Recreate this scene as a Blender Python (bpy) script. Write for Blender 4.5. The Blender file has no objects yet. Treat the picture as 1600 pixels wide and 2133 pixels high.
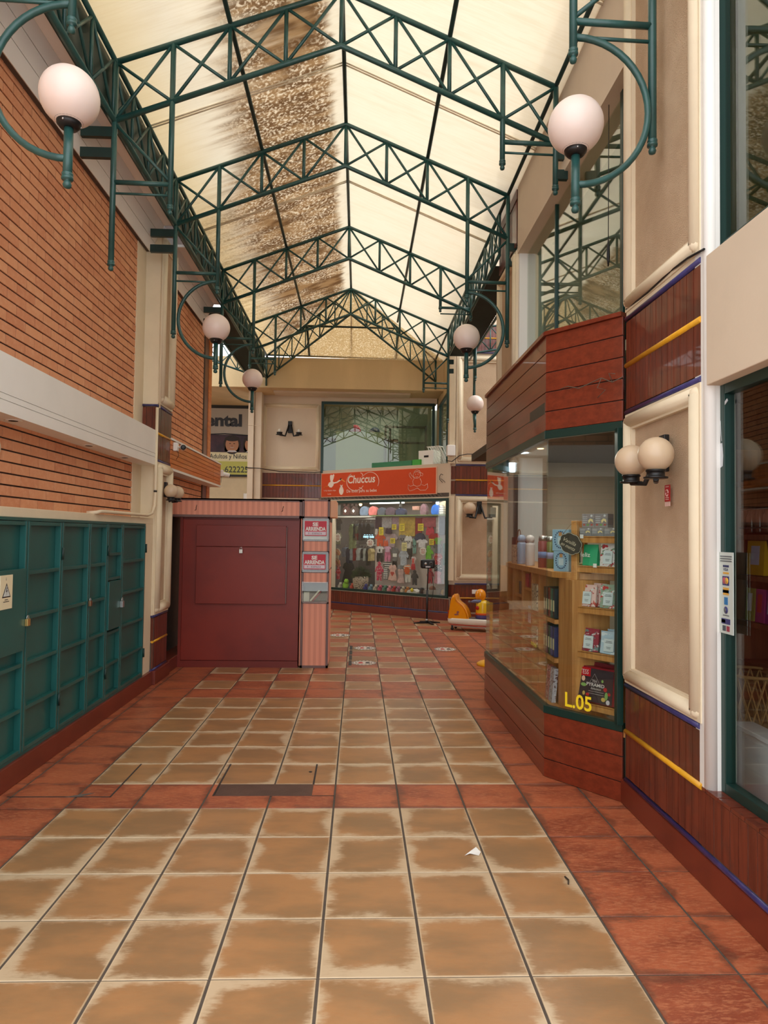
import bpy, math, random
from math import sin, cos, pi, radians
from mathutils import Vector, Matrix
random.seed(7)
S = bpy.context.scene
COL = S.collection
# ---------------------------------------------------------------- camera
F_PX, YAW, PIT, ROL = 1436.4, radians(2.089), radians(1.914), radians(0.742)
d = Vector((sin(YAW)*cos(PIT), cos(YAW)*cos(PIT), sin(PIT)))
r0 = Vector((cos(YAW), -sin(YAW), 0)); u0 = r0.cross(d)
r_ = r0*cos(ROL) + u0*sin(ROL); u_ = u0*cos(ROL) - r0*sin(ROL)
cd = bpy.data.cameras.new('camera'); cam = bpy.data.objects.new('camera', cd); COL.objects.link(cam)
cd.sensor_fit = 'HORIZONTAL'; cd.sensor_width = 36; cd.lens = 36*F_PX/1600
cd.clip_start = .05; cd.clip_end = 200
cam.matrix_world = Matrix(((r_.x, u_.x, -d.x, 0), (r_.y, u_.y, -d.y, 0), (r_.z, u_.z, -d.z, 1.65), (0, 0, 0, 1)))
S.camera = cam
# ---------------------------------------------------------------- light
W = bpy.data.worlds.new('sky'); S.world = W; W.use_nodes = True
bg = W.node_tree.nodes['Background']; bg.inputs[0].default_value = (.97, .98, 1.0, 1); bg.inputs[1].default_value = 2.25
sl = bpy.data.lights.new('sun', 'SUN'); sl.energy = 1.2; sl.angle = radians(8); sl.color = (1, .97, .92); so_ = bpy.data.objects.new('sun', sl); COL.objects.link(so_)
so_.rotation_euler = Vector((.72, -.08, .69)).to_track_quat('Z', 'Y').to_euler(); so_.location = (9, 5, 12)
S.view_settings.view_transform = 'Standard'; S.view_settings.look = 'None'
S.view_settings.exposure = 0.16; S.view_settings.gamma = 1; S.view_settings.use_curve_mapping = False

def lin(c):
    return tuple(((v/255)/12.92 if v/255 <= .04045 else ((v/255+.055)/1.055)**2.4) for v in c)

# ---------------------------------------------------------------- materials
MATS = {}
class NT:
    def __init__(s, name):
        s.m = bpy.data.materials.new(name); s.m.use_nodes = True; s.t = s.m.node_tree; s.n = s.t.nodes
        s.p = s.n['Principled BSDF']; s.out = s.n['Material Output']
    def node(s, ty, **kw):
        n = s.n.new(ty)
        for k, v in kw.items():
            if k in ('operation', 'blend_type', 'data_type', 'noise_dimensions', 'feature', 'interpolation_type', 'distance', 'wave_type', 'bands_direction', 'clamp', 'use_clamp'): setattr(n, k, v)
        return n
    def link(s, a, b): s.t.links.new(a, b)
    def math(s, op, a, b=None, c=None, cl=False):
        n = s.n.new('ShaderNodeMath'); n.operation = op; n.use_clamp = cl
        for i, v in enumerate((a, b, c)):
            if v is None: continue
            if hasattr(v, 'links'): s.link(v, n.inputs[i])
            else: n.inputs[i].default_value = v
        return n.outputs[0]
    def smooth(s, v, lo, hi):
        n = s.n.new('ShaderNodeMapRange'); n.interpolation_type = 'SMOOTHSTEP'
        s.link(v, n.inputs[0]); n.inputs[1].default_value = lo; n.inputs[2].default_value = hi
        return n.outputs[0]
    def mix(s, f, a, b):
        n = s.n.new('ShaderNodeMix'); n.data_type = 'RGBA'
        if hasattr(f, 'links'): s.link(f, n.inputs[0])
        else: n.inputs[0].default_value = f
        for v, k in ((a, 6), (b, 7)):
            if hasattr(v, 'links'): s.link(v, n.inputs[k])
            else: n.inputs[k].default_value = (*v[:3], 1)
        return n.outputs[2]
    def obj(s, scale=(1, 1, 1)):
        tc = s.n.new('ShaderNodeTexCoord'); mp = s.n.new('ShaderNodeMapping'); mp.inputs['Scale'].default_value = scale
        s.link(tc.outputs['Object'], mp.inputs[0]); return mp.outputs[0]
    def noise(s, vec, scale, detail=4, rough=.55, w=None):
        n = s.n.new('ShaderNodeTexNoise'); s.link(vec, n.inputs['Vector'])
        if w is not None:
            n.noise_dimensions = '4D'; s.link(w, n.inputs['W'])
        n.inputs['Scale'].default_value = scale; n.inputs['Detail'].default_value = detail; n.inputs['Roughness'].default_value = rough
        return n.outputs['Fac']
    def bump(s, h, st, dist=.01):
        b = s.n.new('ShaderNodeBump'); b.inputs['Strength'].default_value = st; b.inputs['Distance'].default_value = dist
        s.link(h, b.inputs['Height']); s.link(b.outputs[0], s.p.inputs['Normal'])
    def base(s, c):
        if hasattr(c, 'links'): s.link(c, s.p.inputs['Base Color'])
        else: s.p.inputs['Base Color'].default_value = (*c[:3], 1)

def M(name, col, rough=.55, metal=0, var=0, vs=6, bump=0, bs=60, coat=0, st=(1, 1, 1), spec=.5, c2=None, emit=0):
    if name in MATS: return MATS[name]
    t = NT(name); c = lin(col)
    t.p.inputs['Roughness'].default_value = rough; t.p.inputs['Metallic'].default_value = metal
    t.p.inputs['Coat Weight'].default_value = coat; t.p.inputs['Coat Roughness'].default_value = .12
    t.p.inputs['Specular IOR Level'].default_value = spec
    if emit:
        t.p.inputs['Emission Color'].default_value = (*c, 1); t.p.inputs['Emission Strength'].default_value = emit
    v = t.obj(st)
    if var or c2:
        f = t.smooth(t.noise(v, vs), .35, .65)
        b = lin(c2) if c2 else tuple(x*(1-var) for x in c)
        t.base(t.mix(f, c, b))
    else: t.base(c)
    if bump: t.bump(t.noise(v, bs, 3), bump)
    MATS[name] = t.m; return t.m

def wood(name, c1, c2, axis=1, rough=.35, coat=.2, sc=1):
    if name in MATS: return MATS[name]
    st = [14*sc, 14*sc, 14*sc]; st[axis] = .9*sc
    t = NT(name); v = t.obj(tuple(st)); f = t.smooth(t.noise(v, 1.6, 6, .65), .3, .7)
    f2 = t.smooth(t.noise(v, 6, 3, .6), .45, .6)
    t.base(t.mix(t.math('MULTIPLY', f2, .12), t.mix(f, lin(c1), lin(c2)), tuple(x*.55 for x in lin(c2))))
    t.p.inputs['Roughness'].default_value = rough; t.p.inputs['Coat Weight'].default_value = coat
    t.bump(f, .03, .002); MATS[name] = t.m; return t.m

GREEN = M('green_steel_paint', (40, 84, 80), .38, 0, .22, 9, .05, 90, coat=.15)
GREEN_D = M('dark_green_steel', (22, 52, 48), .42, 0, .25, 5)
GREEN_LOCK = M('teal_cabinet_paint', (26, 92, 88), .36, 0, .14, 3, .04, 120, coat=.1)
FRAME = M('dark_green_aluminium', (24, 56, 50), .3, .2)
CREAM = M('cream_plaster', (232, 216, 186), .75, 0, .07, 2.5, .08, 90)
CREAM_W = M('off_white_render', (240, 238, 232), .6, 0, .04, 2, .03, 60)
WHITE = M('white_paint', (238, 236, 230), .5, 0, .03, 2)
STUCCO = M('tan_stucco', (212, 184, 152), .9, 0, .12, 3, 1.0, 170, c2=(198, 168, 136))
BEIGE = M('beige_smooth_plaster', (218, 200, 176), .8, 0, .06, 1.5, .1, 70)
BEAM = M('ochre_beige_plaster', (212, 186, 142), .85, 0, .1, 2, .3, 60, st=(1, 1, .3))
MORTAR = M('dark_mortar_joint', (66, 46, 36), .95, 0, .2, 20)
GROUT = M('brown_grey_grout', (92, 80, 70), .9, 0, .2, 12)
PURPLE = M('purple_glazed_trim', (62, 58, 116), .3, 0, .3, 12, coat=.3)
YELLOW = M('yellow_glazed_trim', (236, 172, 38), .35, 0, .15, 10, coat=.3)
BLACK = M('black_plastic', (18, 18, 20), .4)
SKIRT = M('oxblood_skirting_paint', (118, 46, 30), .35, 0, .18, 3, coat=.25)
BAY_WOOD = wood('mahogany_board', (130, 52, 30), (106, 40, 22), 1, .3, .3)
PINE = wood('pine_wood', (206, 150, 84), (176, 116, 56), 2, .45, .15)
ORANGE_WOOD = wood('orange_varnished_wood', (222, 132, 58), (196, 104, 38), 1, .4, .2)
DARK = M('dark_interior', (40, 36, 34), .9)
STEEL = M('brushed_steel', (190, 190, 190), .3, .9)

def brick_mat():
    t = NT('orange_brick'); v = t.obj(); tc = t.n.new('ShaderNodeTexCoord')
    sep = t.n.new('ShaderNodeSeparateXYZ'); t.link(tc.outputs['Object'], sep.inputs[0])
    row = t.math('FLOOR', t.math('DIVIDE', sep.outputs[2], .078))
    hy = t.math('FLOOR', t.math('DIVIDE', t.math('ADD', sep.outputs[1], t.math('MULTIPLY', t.math('MODULO', row, 2.0), .1335)), .267))
    cv = t.n.new('ShaderNodeCombineXYZ'); t.link(row, cv.inputs[0]); t.link(hy, cv.inputs[1])
    wn = t.n.new('ShaderNodeTexWhiteNoise'); t.link(cv.outputs[0], wn.inputs[0])
    c = t.mix(wn.outputs[0], lin((228, 162, 118)), lin((212, 140, 100)))
    f = t.smooth(t.noise(v, 22, 5, .7), .4, .75)
    t.base(t.mix(t.math('MULTIPLY', f, .35), c, lin((236, 184, 146))))
    t.p.inputs['Roughness'].default_value = .85; t.bump(t.noise(v, 140, 3), .35, .004)
    return t.m
BRICK = brick_mat()

def dado_mat():
    t = NT('dark_red_glazed_tile'); v = t.obj((16, 16, 1.2)); f = t.smooth(t.noise(v, 1.5, 5, .6), .35, .65)
    v2 = t.obj(); g = t.smooth(t.noise(v2, 5, 3), .5, .7)
    t.base(t.mix(g, t.mix(f, lin((118, 54, 36)), lin((92, 40, 28))), lin((88, 48, 38))))
    t.p.inputs['Roughness'].default_value = .28; t.p.inputs['Coat Weight'].default_value = .25; t.bump(f, .2, .003)
    return t.m
TILE = dado_mat()

def floor_mat(kind):
    t = NT(kind); uv = t.n.new('ShaderNodeUVMap'); uv.uv_map = 'UVMap'
    sep = t.n.new('ShaderNodeSeparateXYZ'); t.link(uv.outputs[0], sep.inputs[0])
    U, V = sep.outputs[0], sep.outputs[1]
    e = t.math('MINIMUM', t.math('MINIMUM', U, t.math('SUBTRACT', 1.0, U)), t.math('MINIMUM', V, t.math('SUBTRACT', 1.0, V)))
    tc = t.n.new('ShaderNodeTexCoord'); so = t.n.new('ShaderNodeSeparateXYZ'); t.link(tc.outputs['Object'], so.inputs[0])
    ix = t.math('FLOOR', t.math('DIVIDE', t.math('ADD', so.outputs[0], 4.128), .4)); iy = t.math('FLOOR', t.math('DIVIDE', t.math('SUBTRACT', so.outputs[1], -5.373), .4))
    cv = t.n.new('ShaderNodeCombineXYZ'); t.link(ix, cv.inputs[0]); t.link(iy, cv.inputs[1])
    wn = t.n.new('ShaderNodeTexWhiteNoise'); t.link(cv.outputs[0], wn.inputs[0])
    w = t.math('MULTIPLY', wn.outputs[0], 60.0)
    sv = t.obj((1, 2.2, 1)); n1 = t.noise(sv, 3.6, 6, .62, w); n2 = t.noise(sv, 2.2, 4, .55, t.math('ADD', w, 9.0)); n3 = t.noise(t.obj((1.5, 6, 1)), 16, 5, .7, w)
    if kind == 'ochre_floor_tile':
        c = t.mix(t.smooth(n2, .36, .64), lin((180, 131, 86)), lin((152, 116, 80)))
        c = t.mix(t.math('MULTIPLY', t.smooth(n3, .5, .7), .3), c, lin((176, 112, 64)))
        n4 = t.noise(t.obj((1, 1.5, 1)), 2.6, 5, .6, t.math('ADD', w, 21.0))
        k = t.math('ADD', t.math('MULTIPLY', e, -1.25), t.math('ADD', n4, t.math('MULTIPLY', n3, .3)))
        c = t.mix(t.math('MULTIPLY', t.smooth(k, .50, .70), .92), c, lin((210, 184, 150)))
        c = t.mix(t.math('MULTIPLY', t.smooth(t.math('SUBTRACT', n1, t.math('MULTIPLY', e, .5)), .5, .7), .3), c, lin((140, 112, 84)))
        c = t.mix(t.math('MULTIPLY', t.smooth(e, .016, .006), .55), c, lin((220, 196, 160)))
        rg = .3
    else:
        c = t.mix(t.smooth(n2, .4, .62), lin((184, 100, 66)), lin((150, 76, 52)))
        n5 = t.noise(t.obj((4, 16, 1)), 6, 6, .75, w)
        c = t.mix(t.math('MULTIPLY', t.smooth(n3, .46, .62), .6), c, lin((206, 132, 92)))
        c = t.mix(t.math('MULTIPLY', t.smooth(n5, .54, .68), .55), c, lin((124, 60, 42)))
        k = t.math('ADD', t.math('MULTIPLY', e, -1.5), t.math('ADD', n1, t.math('MULTIPLY', n3, .45)))
        c = t.mix(t.math('MULTIPLY', t.smooth(k, .6, .76), .6), c, lin((92, 56, 44)))
        rg = .34
    t.base(c); t.p.inputs['Roughness'].default_value = rg; t.p.inputs['Specular IOR Level'].default_value = .45
    t.bump(t.math('ADD', n1, t.math('MULTIPLY', n3, .4)), .12, .01)
    return t.m
TILE_O = floor_mat('ochre_floor_tile'); TILE_R = floor_mat('red_floor_tile')

def glass_mat(name, tint=(1, 1, 1), k=1.0):
    t = NT(name); t.n.remove(t.p)
    g = t.n.new('ShaderNodeNewGeometry'); dp = t.n.new('ShaderNodeVectorMath'); dp.operation = 'DOT_PRODUCT'
    t.link(g.outputs['Normal'], dp.inputs[0]); t.link(g.outputs['Incoming'], dp.inputs[1])
    c = t.math('ABSOLUTE', dp.outputs['Value'])
    fr = t.math('MULTIPLY', t.math('ADD', t.math('MULTIPLY', t.math('POWER', t.math('SUBTRACT', 1.0, c), 5.0), .96), .042), k, cl=True)
    tr = t.n.new('ShaderNodeBsdfTransparent'); tr.inputs[0].default_value = (*tint, 1)
    gl = t.n.new('ShaderNodeBsdfGlossy'); gl.inputs['Roughness'].default_value = .0; gl.inputs['Color'].default_value = (1, 1, 1, 1)
    mx = t.n.new('ShaderNodeMixShader'); t.link(fr, mx.inputs[0]); t.link(tr.outputs[0], mx.inputs[1]); t.link(gl.outputs[0], mx.inputs[2])
    t.link(mx.outputs[0], t.out.inputs[0]); return t.m
GLASS = glass_mat('shop_glass', (.93, .96, .94))
GLASS_UP = glass_mat('upper_window_glass', (.8, .85, .78), 1.25)

def roof_mat(name, dirt):
    t = NT(name); t.n.remove(t.p); tc = t.n.new('ShaderNodeTexCoord'); so = t.n.new('ShaderNodeSeparateXYZ'); t.link(tc.outputs['Object'], so.inputs[0])
    x, y = so.outputs[0], so.outputs[1]
    streak = t.noise(t.obj((.9, 9, .9)), 1.6, 6, .6); big = t.noise(t.obj(), .8, 3, .5)
    speck = t.noise(t.obj(), 34, 3, .6); fine = t.noise(t.obj((3, 70, 3)), 1.0, 2, .5)
    c = t.mix(t.math('MULTIPLY', t.smooth(streak, .45, .75), .35), lin((244, 238, 224)), lin((230, 220, 200)))
    c = t.mix(t.math('MULTIPLY', t.smooth(fine, .5, .6), .15), c, lin((225, 214, 190)))
    if dirt == 1:
        # grime mask: heaviest towards the ridge, streaky, speckled with clean dots
        gx = t.smooth(x, -1.75, -.75)
        gfar = t.smooth(y, 5.5, 9.5)
        k = t.math('ADD', t.math('MULTIPLY', gx, .62), t.math('ADD', t.math('MULTIPLY', streak, .5), t.math('MULTIPLY', big, .55)))
        k = t.math('ADD', k, t.math('MULTIPLY', gfar, .42))
        m = t.math('MULTIPLY', t.smooth(k, .72, 1.15), .95)
        edge = t.smooth(t.math('ADD', x, t.math('MULTIPLY', streak, .25)), -.16, -.28)  # clean strip under the ridge
        m = t.math('MULTIPLY', m, edge)
        grime = t.mix(t.smooth(t.noise(t.obj((1, 3, 1)), 2.5, 4), .4, .6), lin((150, 124, 94)), lin((190, 166, 134)))
        c2 = t.mix(m, c, grime)
        sp = t.math('MULTIPLY', t.smooth(speck, .51, .56), t.math('MULTIPLY', m, t.smooth(t.noise(t.obj(), 1.6, 2), .34, .5)))
        c = t.mix(sp, c2, lin((244, 236, 220)))
        c = t.mix(t.math('MULTIPLY', t.smooth(x, -1.5, -2.0), .4), c, lin((255, 238, 196)))
    if dirt == 2:
        c = t.mix(t.smooth(speck, .5, .62), lin((212, 194, 160)), lin((242, 232, 212)))
    tr = t.n.new('ShaderNodeBsdfTranslucent'); df = t.n.new('ShaderNodeBsdfDiffuse')
    t.link(c, tr.inputs[0]); t.link(c, df.inputs[0])
    mx = t.n.new('ShaderNodeMixShader'); mx.inputs[0].default_value = .63; t.link(df.outputs[0], mx.inputs[1]); t.link(tr.outputs[0], mx.inputs[2])
    t.link(mx.outputs[0], t.out.inputs[0]); return t.m
ROOF_L, ROOF_R, ROOF_H = roof_mat('weathered_polycarbonate', 1), roof_mat('clean_polycarbonate', 0), roof_mat('speckled_polycarbonate', 2)

# ---------------------------------------------------------------- mesh builder
class MB:
    def __init__(s): s.v = []; s.f = []; s.m = []; s.sm = []
    def add(s, vs, fs, mi=0, smooth=False):
        o = len(s.v); s.v += [tuple(v) for v in vs]
        for f in fs: s.f.append(tuple(i+o for i in f)); s.m.append(mi); s.sm.append(smooth)
        return s
    def box(s, x0, x1, y0, y1, z0, z1, mi=0):
        return s.ob((x0, y0, z0), (x1-x0, 0, 0), (0, y1-y0, 0), (0, 0, z1-z0), mi)
    def ob(s, o, a, b, c, mi=0):
        o, a, b, c = map(Vector, (o, a, b, c))
        if a.cross(b).dot(c) < 0: a, b = b, a
        P = [o, o+a, o+a+b, o+b, o+c, o+a+c, o+a+b+c, o+b+c]
        return s.add(P, [(0, 3, 2, 1), (4, 5, 6, 7), (0, 1, 5, 4), (1, 2, 6, 5), (2, 3, 7, 6), (3, 0, 4, 7)], mi)
    def path(s, pts, r, n=8, mi=0, closed=False, rs=None, caps=True):
        pts = [Vector(p) for p in pts]; N = len(pts); rings = []; up = None
        for i, p in enumerate(pts):
            a = pts[i-1] if (i or closed) else p; b = pts[(i+1) % N] if (i < N-1 or closed) else p
            t = (b-a).normalized()
            if up is None:
                up = t.orthogonal().normalized()
            up = (up-t*up.dot(t)).normalized(); w = t.cross(up); R = rs[i] if rs else r
            rings.append([p+(up*cos(2*pi*k/n)+w*sin(2*pi*k/n))*R for k in range(n)])
        vs = [v for g in rings for v in g]; fs = []
        for i in range(N if closed else N-1):
            for k in range(n):
                j = (i+1) % N; fs.append((i*n+k, i*n+(k+1) % n, j*n+(k+1) % n, j*n+k))
        s.add(vs, fs, mi, True)
        if caps and not closed:
            o = len(s.v)-len(vs); s.f += [tuple(o+k for k in reversed(range(n))), tuple(o+(N-1)*n+k for k in range(n))]; s.m += [mi]*2; s.sm += [False]*2
        return s
    def tube(s, a, b, r, n=8, mi=0, r2=None): return s.path([a, b], r, n, mi, rs=[r, r2] if r2 else None)
    def lathe(s, c, prof, n=16, mi=0, ax=(0, 0, 1), smooth=True):
        ax = Vector(ax).normalized(); c = Vector(c); u = ax.orthogonal().normalized(); w = ax.cross(u); vs = []; fs = []
        for (r, h) in prof: vs += [c+ax*h+(u*cos(2*pi*k/n)+w*sin(2*pi*k/n))*r for k in range(n)]
        for i in range(len(prof)-1):
            for k in range(n): fs.append((i*n+k, i*n+(k+1) % n, (i+1)*n+(k+1) % n, (i+1)*n+k))
        fs += [tuple(reversed(range(n))), tuple((len(prof)-1)*n+k for k in range(n))]
        return s.add(vs, fs, mi, smooth)
    def ball(s, c, r, n=16, mi=0, sc=(1, 1, 1)):
        c = Vector(c); vs = []; fs = []; h = n//2
        for i in range(h+1):
            a = pi*i/h
            for k in range(n): b = 2*pi*k/n; vs.append(c+Vector((sin(a)*cos(b)*sc[0], sin(a)*sin(b)*sc[1], -cos(a)*sc[2]))*r)
        for i in range(h):
            for k in range(n): fs.append((i*n+k, i*n+(k+1) % n, (i+1)*n+(k+1) % n, (i+1)*n+k))
        return s.add(vs, fs, mi, True)
    def prism(s, pts, o, u, v, w, mi=0):
        o, u, v, w = map(Vector, (o, u, v, w)); n = len(pts)
        ar = sum(pts[i][0]*pts[(i+1) % n][1]-pts[(i+1) % n][0]*pts[i][1] for i in range(n))
        if (ar > 0) != (u.cross(v).dot(w) < 0): pts = pts[::-1]
        # after this the first cap faces along -w
        a = [o+u*p[0]+v*p[1] for p in pts]; b = [q+w for q in a]
        fs = [tuple(range(n)), tuple(n+i for i in reversed(range(n)))]+[(i, n+i, n+(i+1) % n, (i+1) % n) for i in range(n)]
        return s.add(a+b, fs, mi)
    def text(s, body, o, u, v, W=None, H=None, ext=.002, bold=0, mi=0, sh=0, font=None):
        """flat lettering standing on o, running along u (unit) and up along v (unit); W/H fit its box"""
        cu = bpy.data.curves.new('t', 'FONT'); cu.body = body; cu.offset = bold; cu.shear = sh; cu.resolution_u = 3
        ob = bpy.data.objects.new('t', cu); COL.objects.link(ob)
        dg = bpy.context.evaluated_depsgraph_get(); me = bpy.data.meshes.new_from_object(ob.evaluated_get(dg))
        o, u, v = Vector(o), Vector(u), Vector(v); w = u.cross(v)*ext
        xs = [q.co.x for q in me.vertices]; ys = [q.co.y for q in me.vertices]
        if xs:
            x0, x1, y0, y1 = min(xs), max(xs), min(ys), max(ys)
            fx = W/(x1-x0) if W else None; fy = H/(y1-y0) if H else None
            fx = fx or fy; fy = fy or fx
            L = [o+u*(q.co.x-x0)*fx+v*(q.co.y-y0)*fy+w for q in me.vertices]
            s.add(L, [tuple(p.vertices) for p in me.polygons], mi)
        bpy.data.objects.remove(ob); bpy.data.curves.remove(cu); bpy.data.meshes.remove(me)
        return s
    def build(s, name, mats, parent=None, label=None, cat=None, group=None, kind=None, bevel=0, org=None):
        if not isinstance(mats, (list, tuple)): mats = [mats]
        me = bpy.data.meshes.new(name)
        if parent is not None: O = parent.get('_o', (0, 0, 0)); O = Vector(O)
        elif kind == 'structure': O = Vector((0, 0, 0))
        elif org: O = Vector(org)
        else:
            X = [v[0] for v in s.v]; Y = [v[1] for v in s.v]; Z = [v[2] for v in s.v]
            O = Vector(((min(X)+max(X))/2, (min(Y)+max(Y))/2, min(Z)))
        me.from_pydata([Vector(v)-O for v in s.v], [], s.f)
        for mm in mats: me.materials.append(mm)
        for p, mi, sm in zip(me.polygons, s.m, s.sm): p.material_index = mi; p.use_smooth = sm
        me.update(); ob = bpy.data.objects.new(name, me); COL.objects.link(ob)
        if parent is not None: ob.parent = parent
        else: ob.location = O
        ob['_o'] = tuple(O)
        if bevel:
            b = ob.modifiers.new('bevel', 'BEVEL'); b.width = bevel; b.segments = 2; b.limit_method = 'ANGLE'
        tag(ob, label, cat, group, kind); return ob

def tag(o, label=None, cat=None, group=None, kind=None):
    if label: o['label'] = label
    if cat: o['category'] = cat
    if group: o['group'] = group
    if kind: o['kind'] = kind
    return o
def thing(name, loc, label, cat, group=None):
    o = bpy.data.objects.new(name, None); o.location = loc; o['_o'] = tuple(loc); o.empty_display_size = .1; COL.objects.link(o)
    return tag(o, label, cat, group)
def struct(name, mb, mats, bevel=0): return mb.build(name, mats, kind='structure', bevel=bevel)
X3, Y3, Z3 = Vector((1, 0, 0)), Vector((0, 1, 0)), Vector((0, 0, 1))
# ================================================================ SETTING
# ---- floor: every tile a slightly raised slab on a grout bed
def make_floor():
    vs, fs, mi, uvs = [], [], [], []
    T, g = .4, .0035; X0, Y0 = -.128, 2.627
    def quad(P, m, uv):
        o = len(vs); vs.extend(P); fs.append(tuple(range(o, o+4))); mi.append(m); uvs.extend(uv)
    for i in range(-14, 16):
        for j in range(-12, 38):
            x0, y0 = X0+i*T+g*1.5, Y0+j*T+g; x1, y1 = x0+T-3*g, y0+T-2*g
            if x1 < -2.3 and y1 < 9.6: continue
            if x0 > 1.75 and y1 < 8.0: continue
            border = (i >= 3 or i < -4)
            if j < 11: k = 1 if (border or j == 4 or j == -6) else 0
            elif j == 11: k = 1
            elif border and j < 22: k = 1
            else: k = (i+j) % 2
            rr = random.Random(i*977+j*31); q = rr.randrange(4)
            uv = [(0, 0), (1, 0), (1, 1), (0, 1)]; uv = uv[q:]+uv[:q]
            b = .0015; h = -.0005
            quad([(x0+b, y0+b, h), (x1-b, y0+b, h), (x1-b, y1-b, h), (x0+b, y1-b, h)], k, uv)
            for (ax, ay, bx, by) in ((x0, y0, x1, y0), (x1, y0, x1, y1), (x1, y1, x0, y1), (x0, y1, x0, y0)):
                cx_, cy_ = (x0+x1)/2, (y0+y1)/2
                ins = lambda X, Y: (X+(b if X < cx_ else -b), Y+(b if Y < cy_ else -b), h)
                quad([(ax, ay, -.004), (bx, by, -.004), ins(bx, by), ins(ax, ay)], k, [(0, 0)]*4)
    quad([(-8, -3, -.0035), (8, -3, -.0035), (8, 19, -.0035), (-8, 19, -.0035)], 2, [(0, 0)]*4)
    me = bpy.data.meshes.new('floor'); me.from_pydata(vs, [], fs)
    for m in (TILE_O, TILE_R, GROUT): me.materials.append(m)
    ul = me.uv_layers.new(name='UVMap')
    for p, m in zip(me.polygons, mi): p.material_index = m
    for k, uv in enumerate(uvs): ul.data[k].uv = uv
    ob = bpy.data.objects.new('floor', me); COL.objects.link(ob); ob['kind'] = 'structure'; ob['_o'] = (0, 0, 0)
make_floor()

# ---- brick walls (real courses with recessed dark joints)
def brick_field(mb, x, y0, y1, z0, z1, proj=.011):
    L, Hh = .267, .078; r0_, r1_ = int(z0/Hh), int(z1/Hh)+1
    for r in range(r0_, r1_):
        za, zb = max(r*Hh+.012, z0), min((r+1)*Hh, z1)
        if zb-za < .01: continue
        off = -(r % 2)*L/2; k = int((y0-off)/L)-1
        while off+k*L < y1:
            a, b = max(off+k*L+.0055, y0), min(off+(k+1)*L-.0055, y1); k += 1
            if b-a < .015: continue
            jit = random.uniform(-.0015, .0015)
            mb.ob((x, a, za), (proj+jit, 0, 0), (0, b-a, 0), (0, 0, zb-za), 0)
    return mb
XL = -2.38
mb = MB(); brick_field(mb, XL-.014, 1.5, 7.30, 1.8, 2.40); brick_field(mb, XL-.014, 1.5, 7.30, 2.70, 4.74)
mb.box(XL-.3, XL-.012, 1.5, 8.3, 0, 6.2, 1); mb.box(XL-.012, XL+.004, 7.30, 7.6, 1.7, 4.8, 2)
struct('wall_left', mb, [BRICK, MORTAR, CREAM])
mb = MB(); brick_field(mb, XL-.014, 8.1, 10.5, 1.9, 4.74); mb.box(XL-.3, XL-.012, 8.3, 10.9, 0, 6.2, 1)
struct('wall_left_rear', mb, [BRICK, MORTAR])

def tiles(mb, a, b, z0, z1, nrm, w=.07, t=.012, mi=0, gm=1):
    """a row of upright narrow tiles from a to b (xy) on a grout back; nrm points outwards"""
    a, b, n = Vector((*a, 0)), Vector((*b, 0)), Vector((*nrm, 0)); L = (b-a).length; u = (b-a)/L; N = max(1, round(L/w)); w = L/N
    mb.ob(a+Z3*z0-n*.01, u*L, n*.015, Z3*(z1-z0), gm)
    for k in range(N):
        mb.ob(a+u*(k*w+.0025)+Z3*(z0+.003), u*(w-.005), n*(t+random.uniform(-.001, .001)), Z3*(z1-z0-.006), mi)
    return mb
def rail(a, b, z, r, nrm, mb=None, mi=0):
    mb = mb or MB(); n = Vector((*nrm, 0))*.008
    return mb.tube(Vector((*a, z))+n, Vector((*b, z))+n, r, 8, mi)
def frame_ring(mb, a, b, z0, z1, nrm, wd=.1, r=.038, mi=0, pm=1):
    """moulded plaster frame with a recessed stucco field between xy points a and b"""
    a, b, n = Vector((*a, 0)), Vector((*b, 0)), Vector((*nrm, 0)); L = (b-a).length; u = (b-a)/L
    o = a+Z3*z0
    H_ = z1-z0
    mb.ob(o-n*.05, u*wd, n*.07, Z3*H_, mi); mb.ob(o+u*(L-wd)-n*.05, u*wd, n*.07, Z3*H_, mi)
    mb.ob(o+u*wd-n*.05, u*(L-2*wd), n*.07, Z3*wd, mi); mb.ob(o+u*wd+Z3*(H_-wd)-n*.05, u*(L-2*wd), n*.07, Z3*wd, mi)
    mb.ob(o+u*wd*.9+Z3*wd*.9-n*.05, u*(L-1.8*wd), n*.045, Z3*(H_-1.8*wd), pm)
    q = wd*.5; P = [o+u*q+Z3*q, o+u*(L-q)+Z3*q, o+u*(L-q)+Z3*(H_-q), o+u*q+Z3*(H_-q)]
    P = [p+n*.012 for p in P]
    for i in range(4): mb.tube(P[i], P[(i+1) % 4], r, 12, mi); mb.ball(P[i], r, 12, mi)
    return mb

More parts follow.
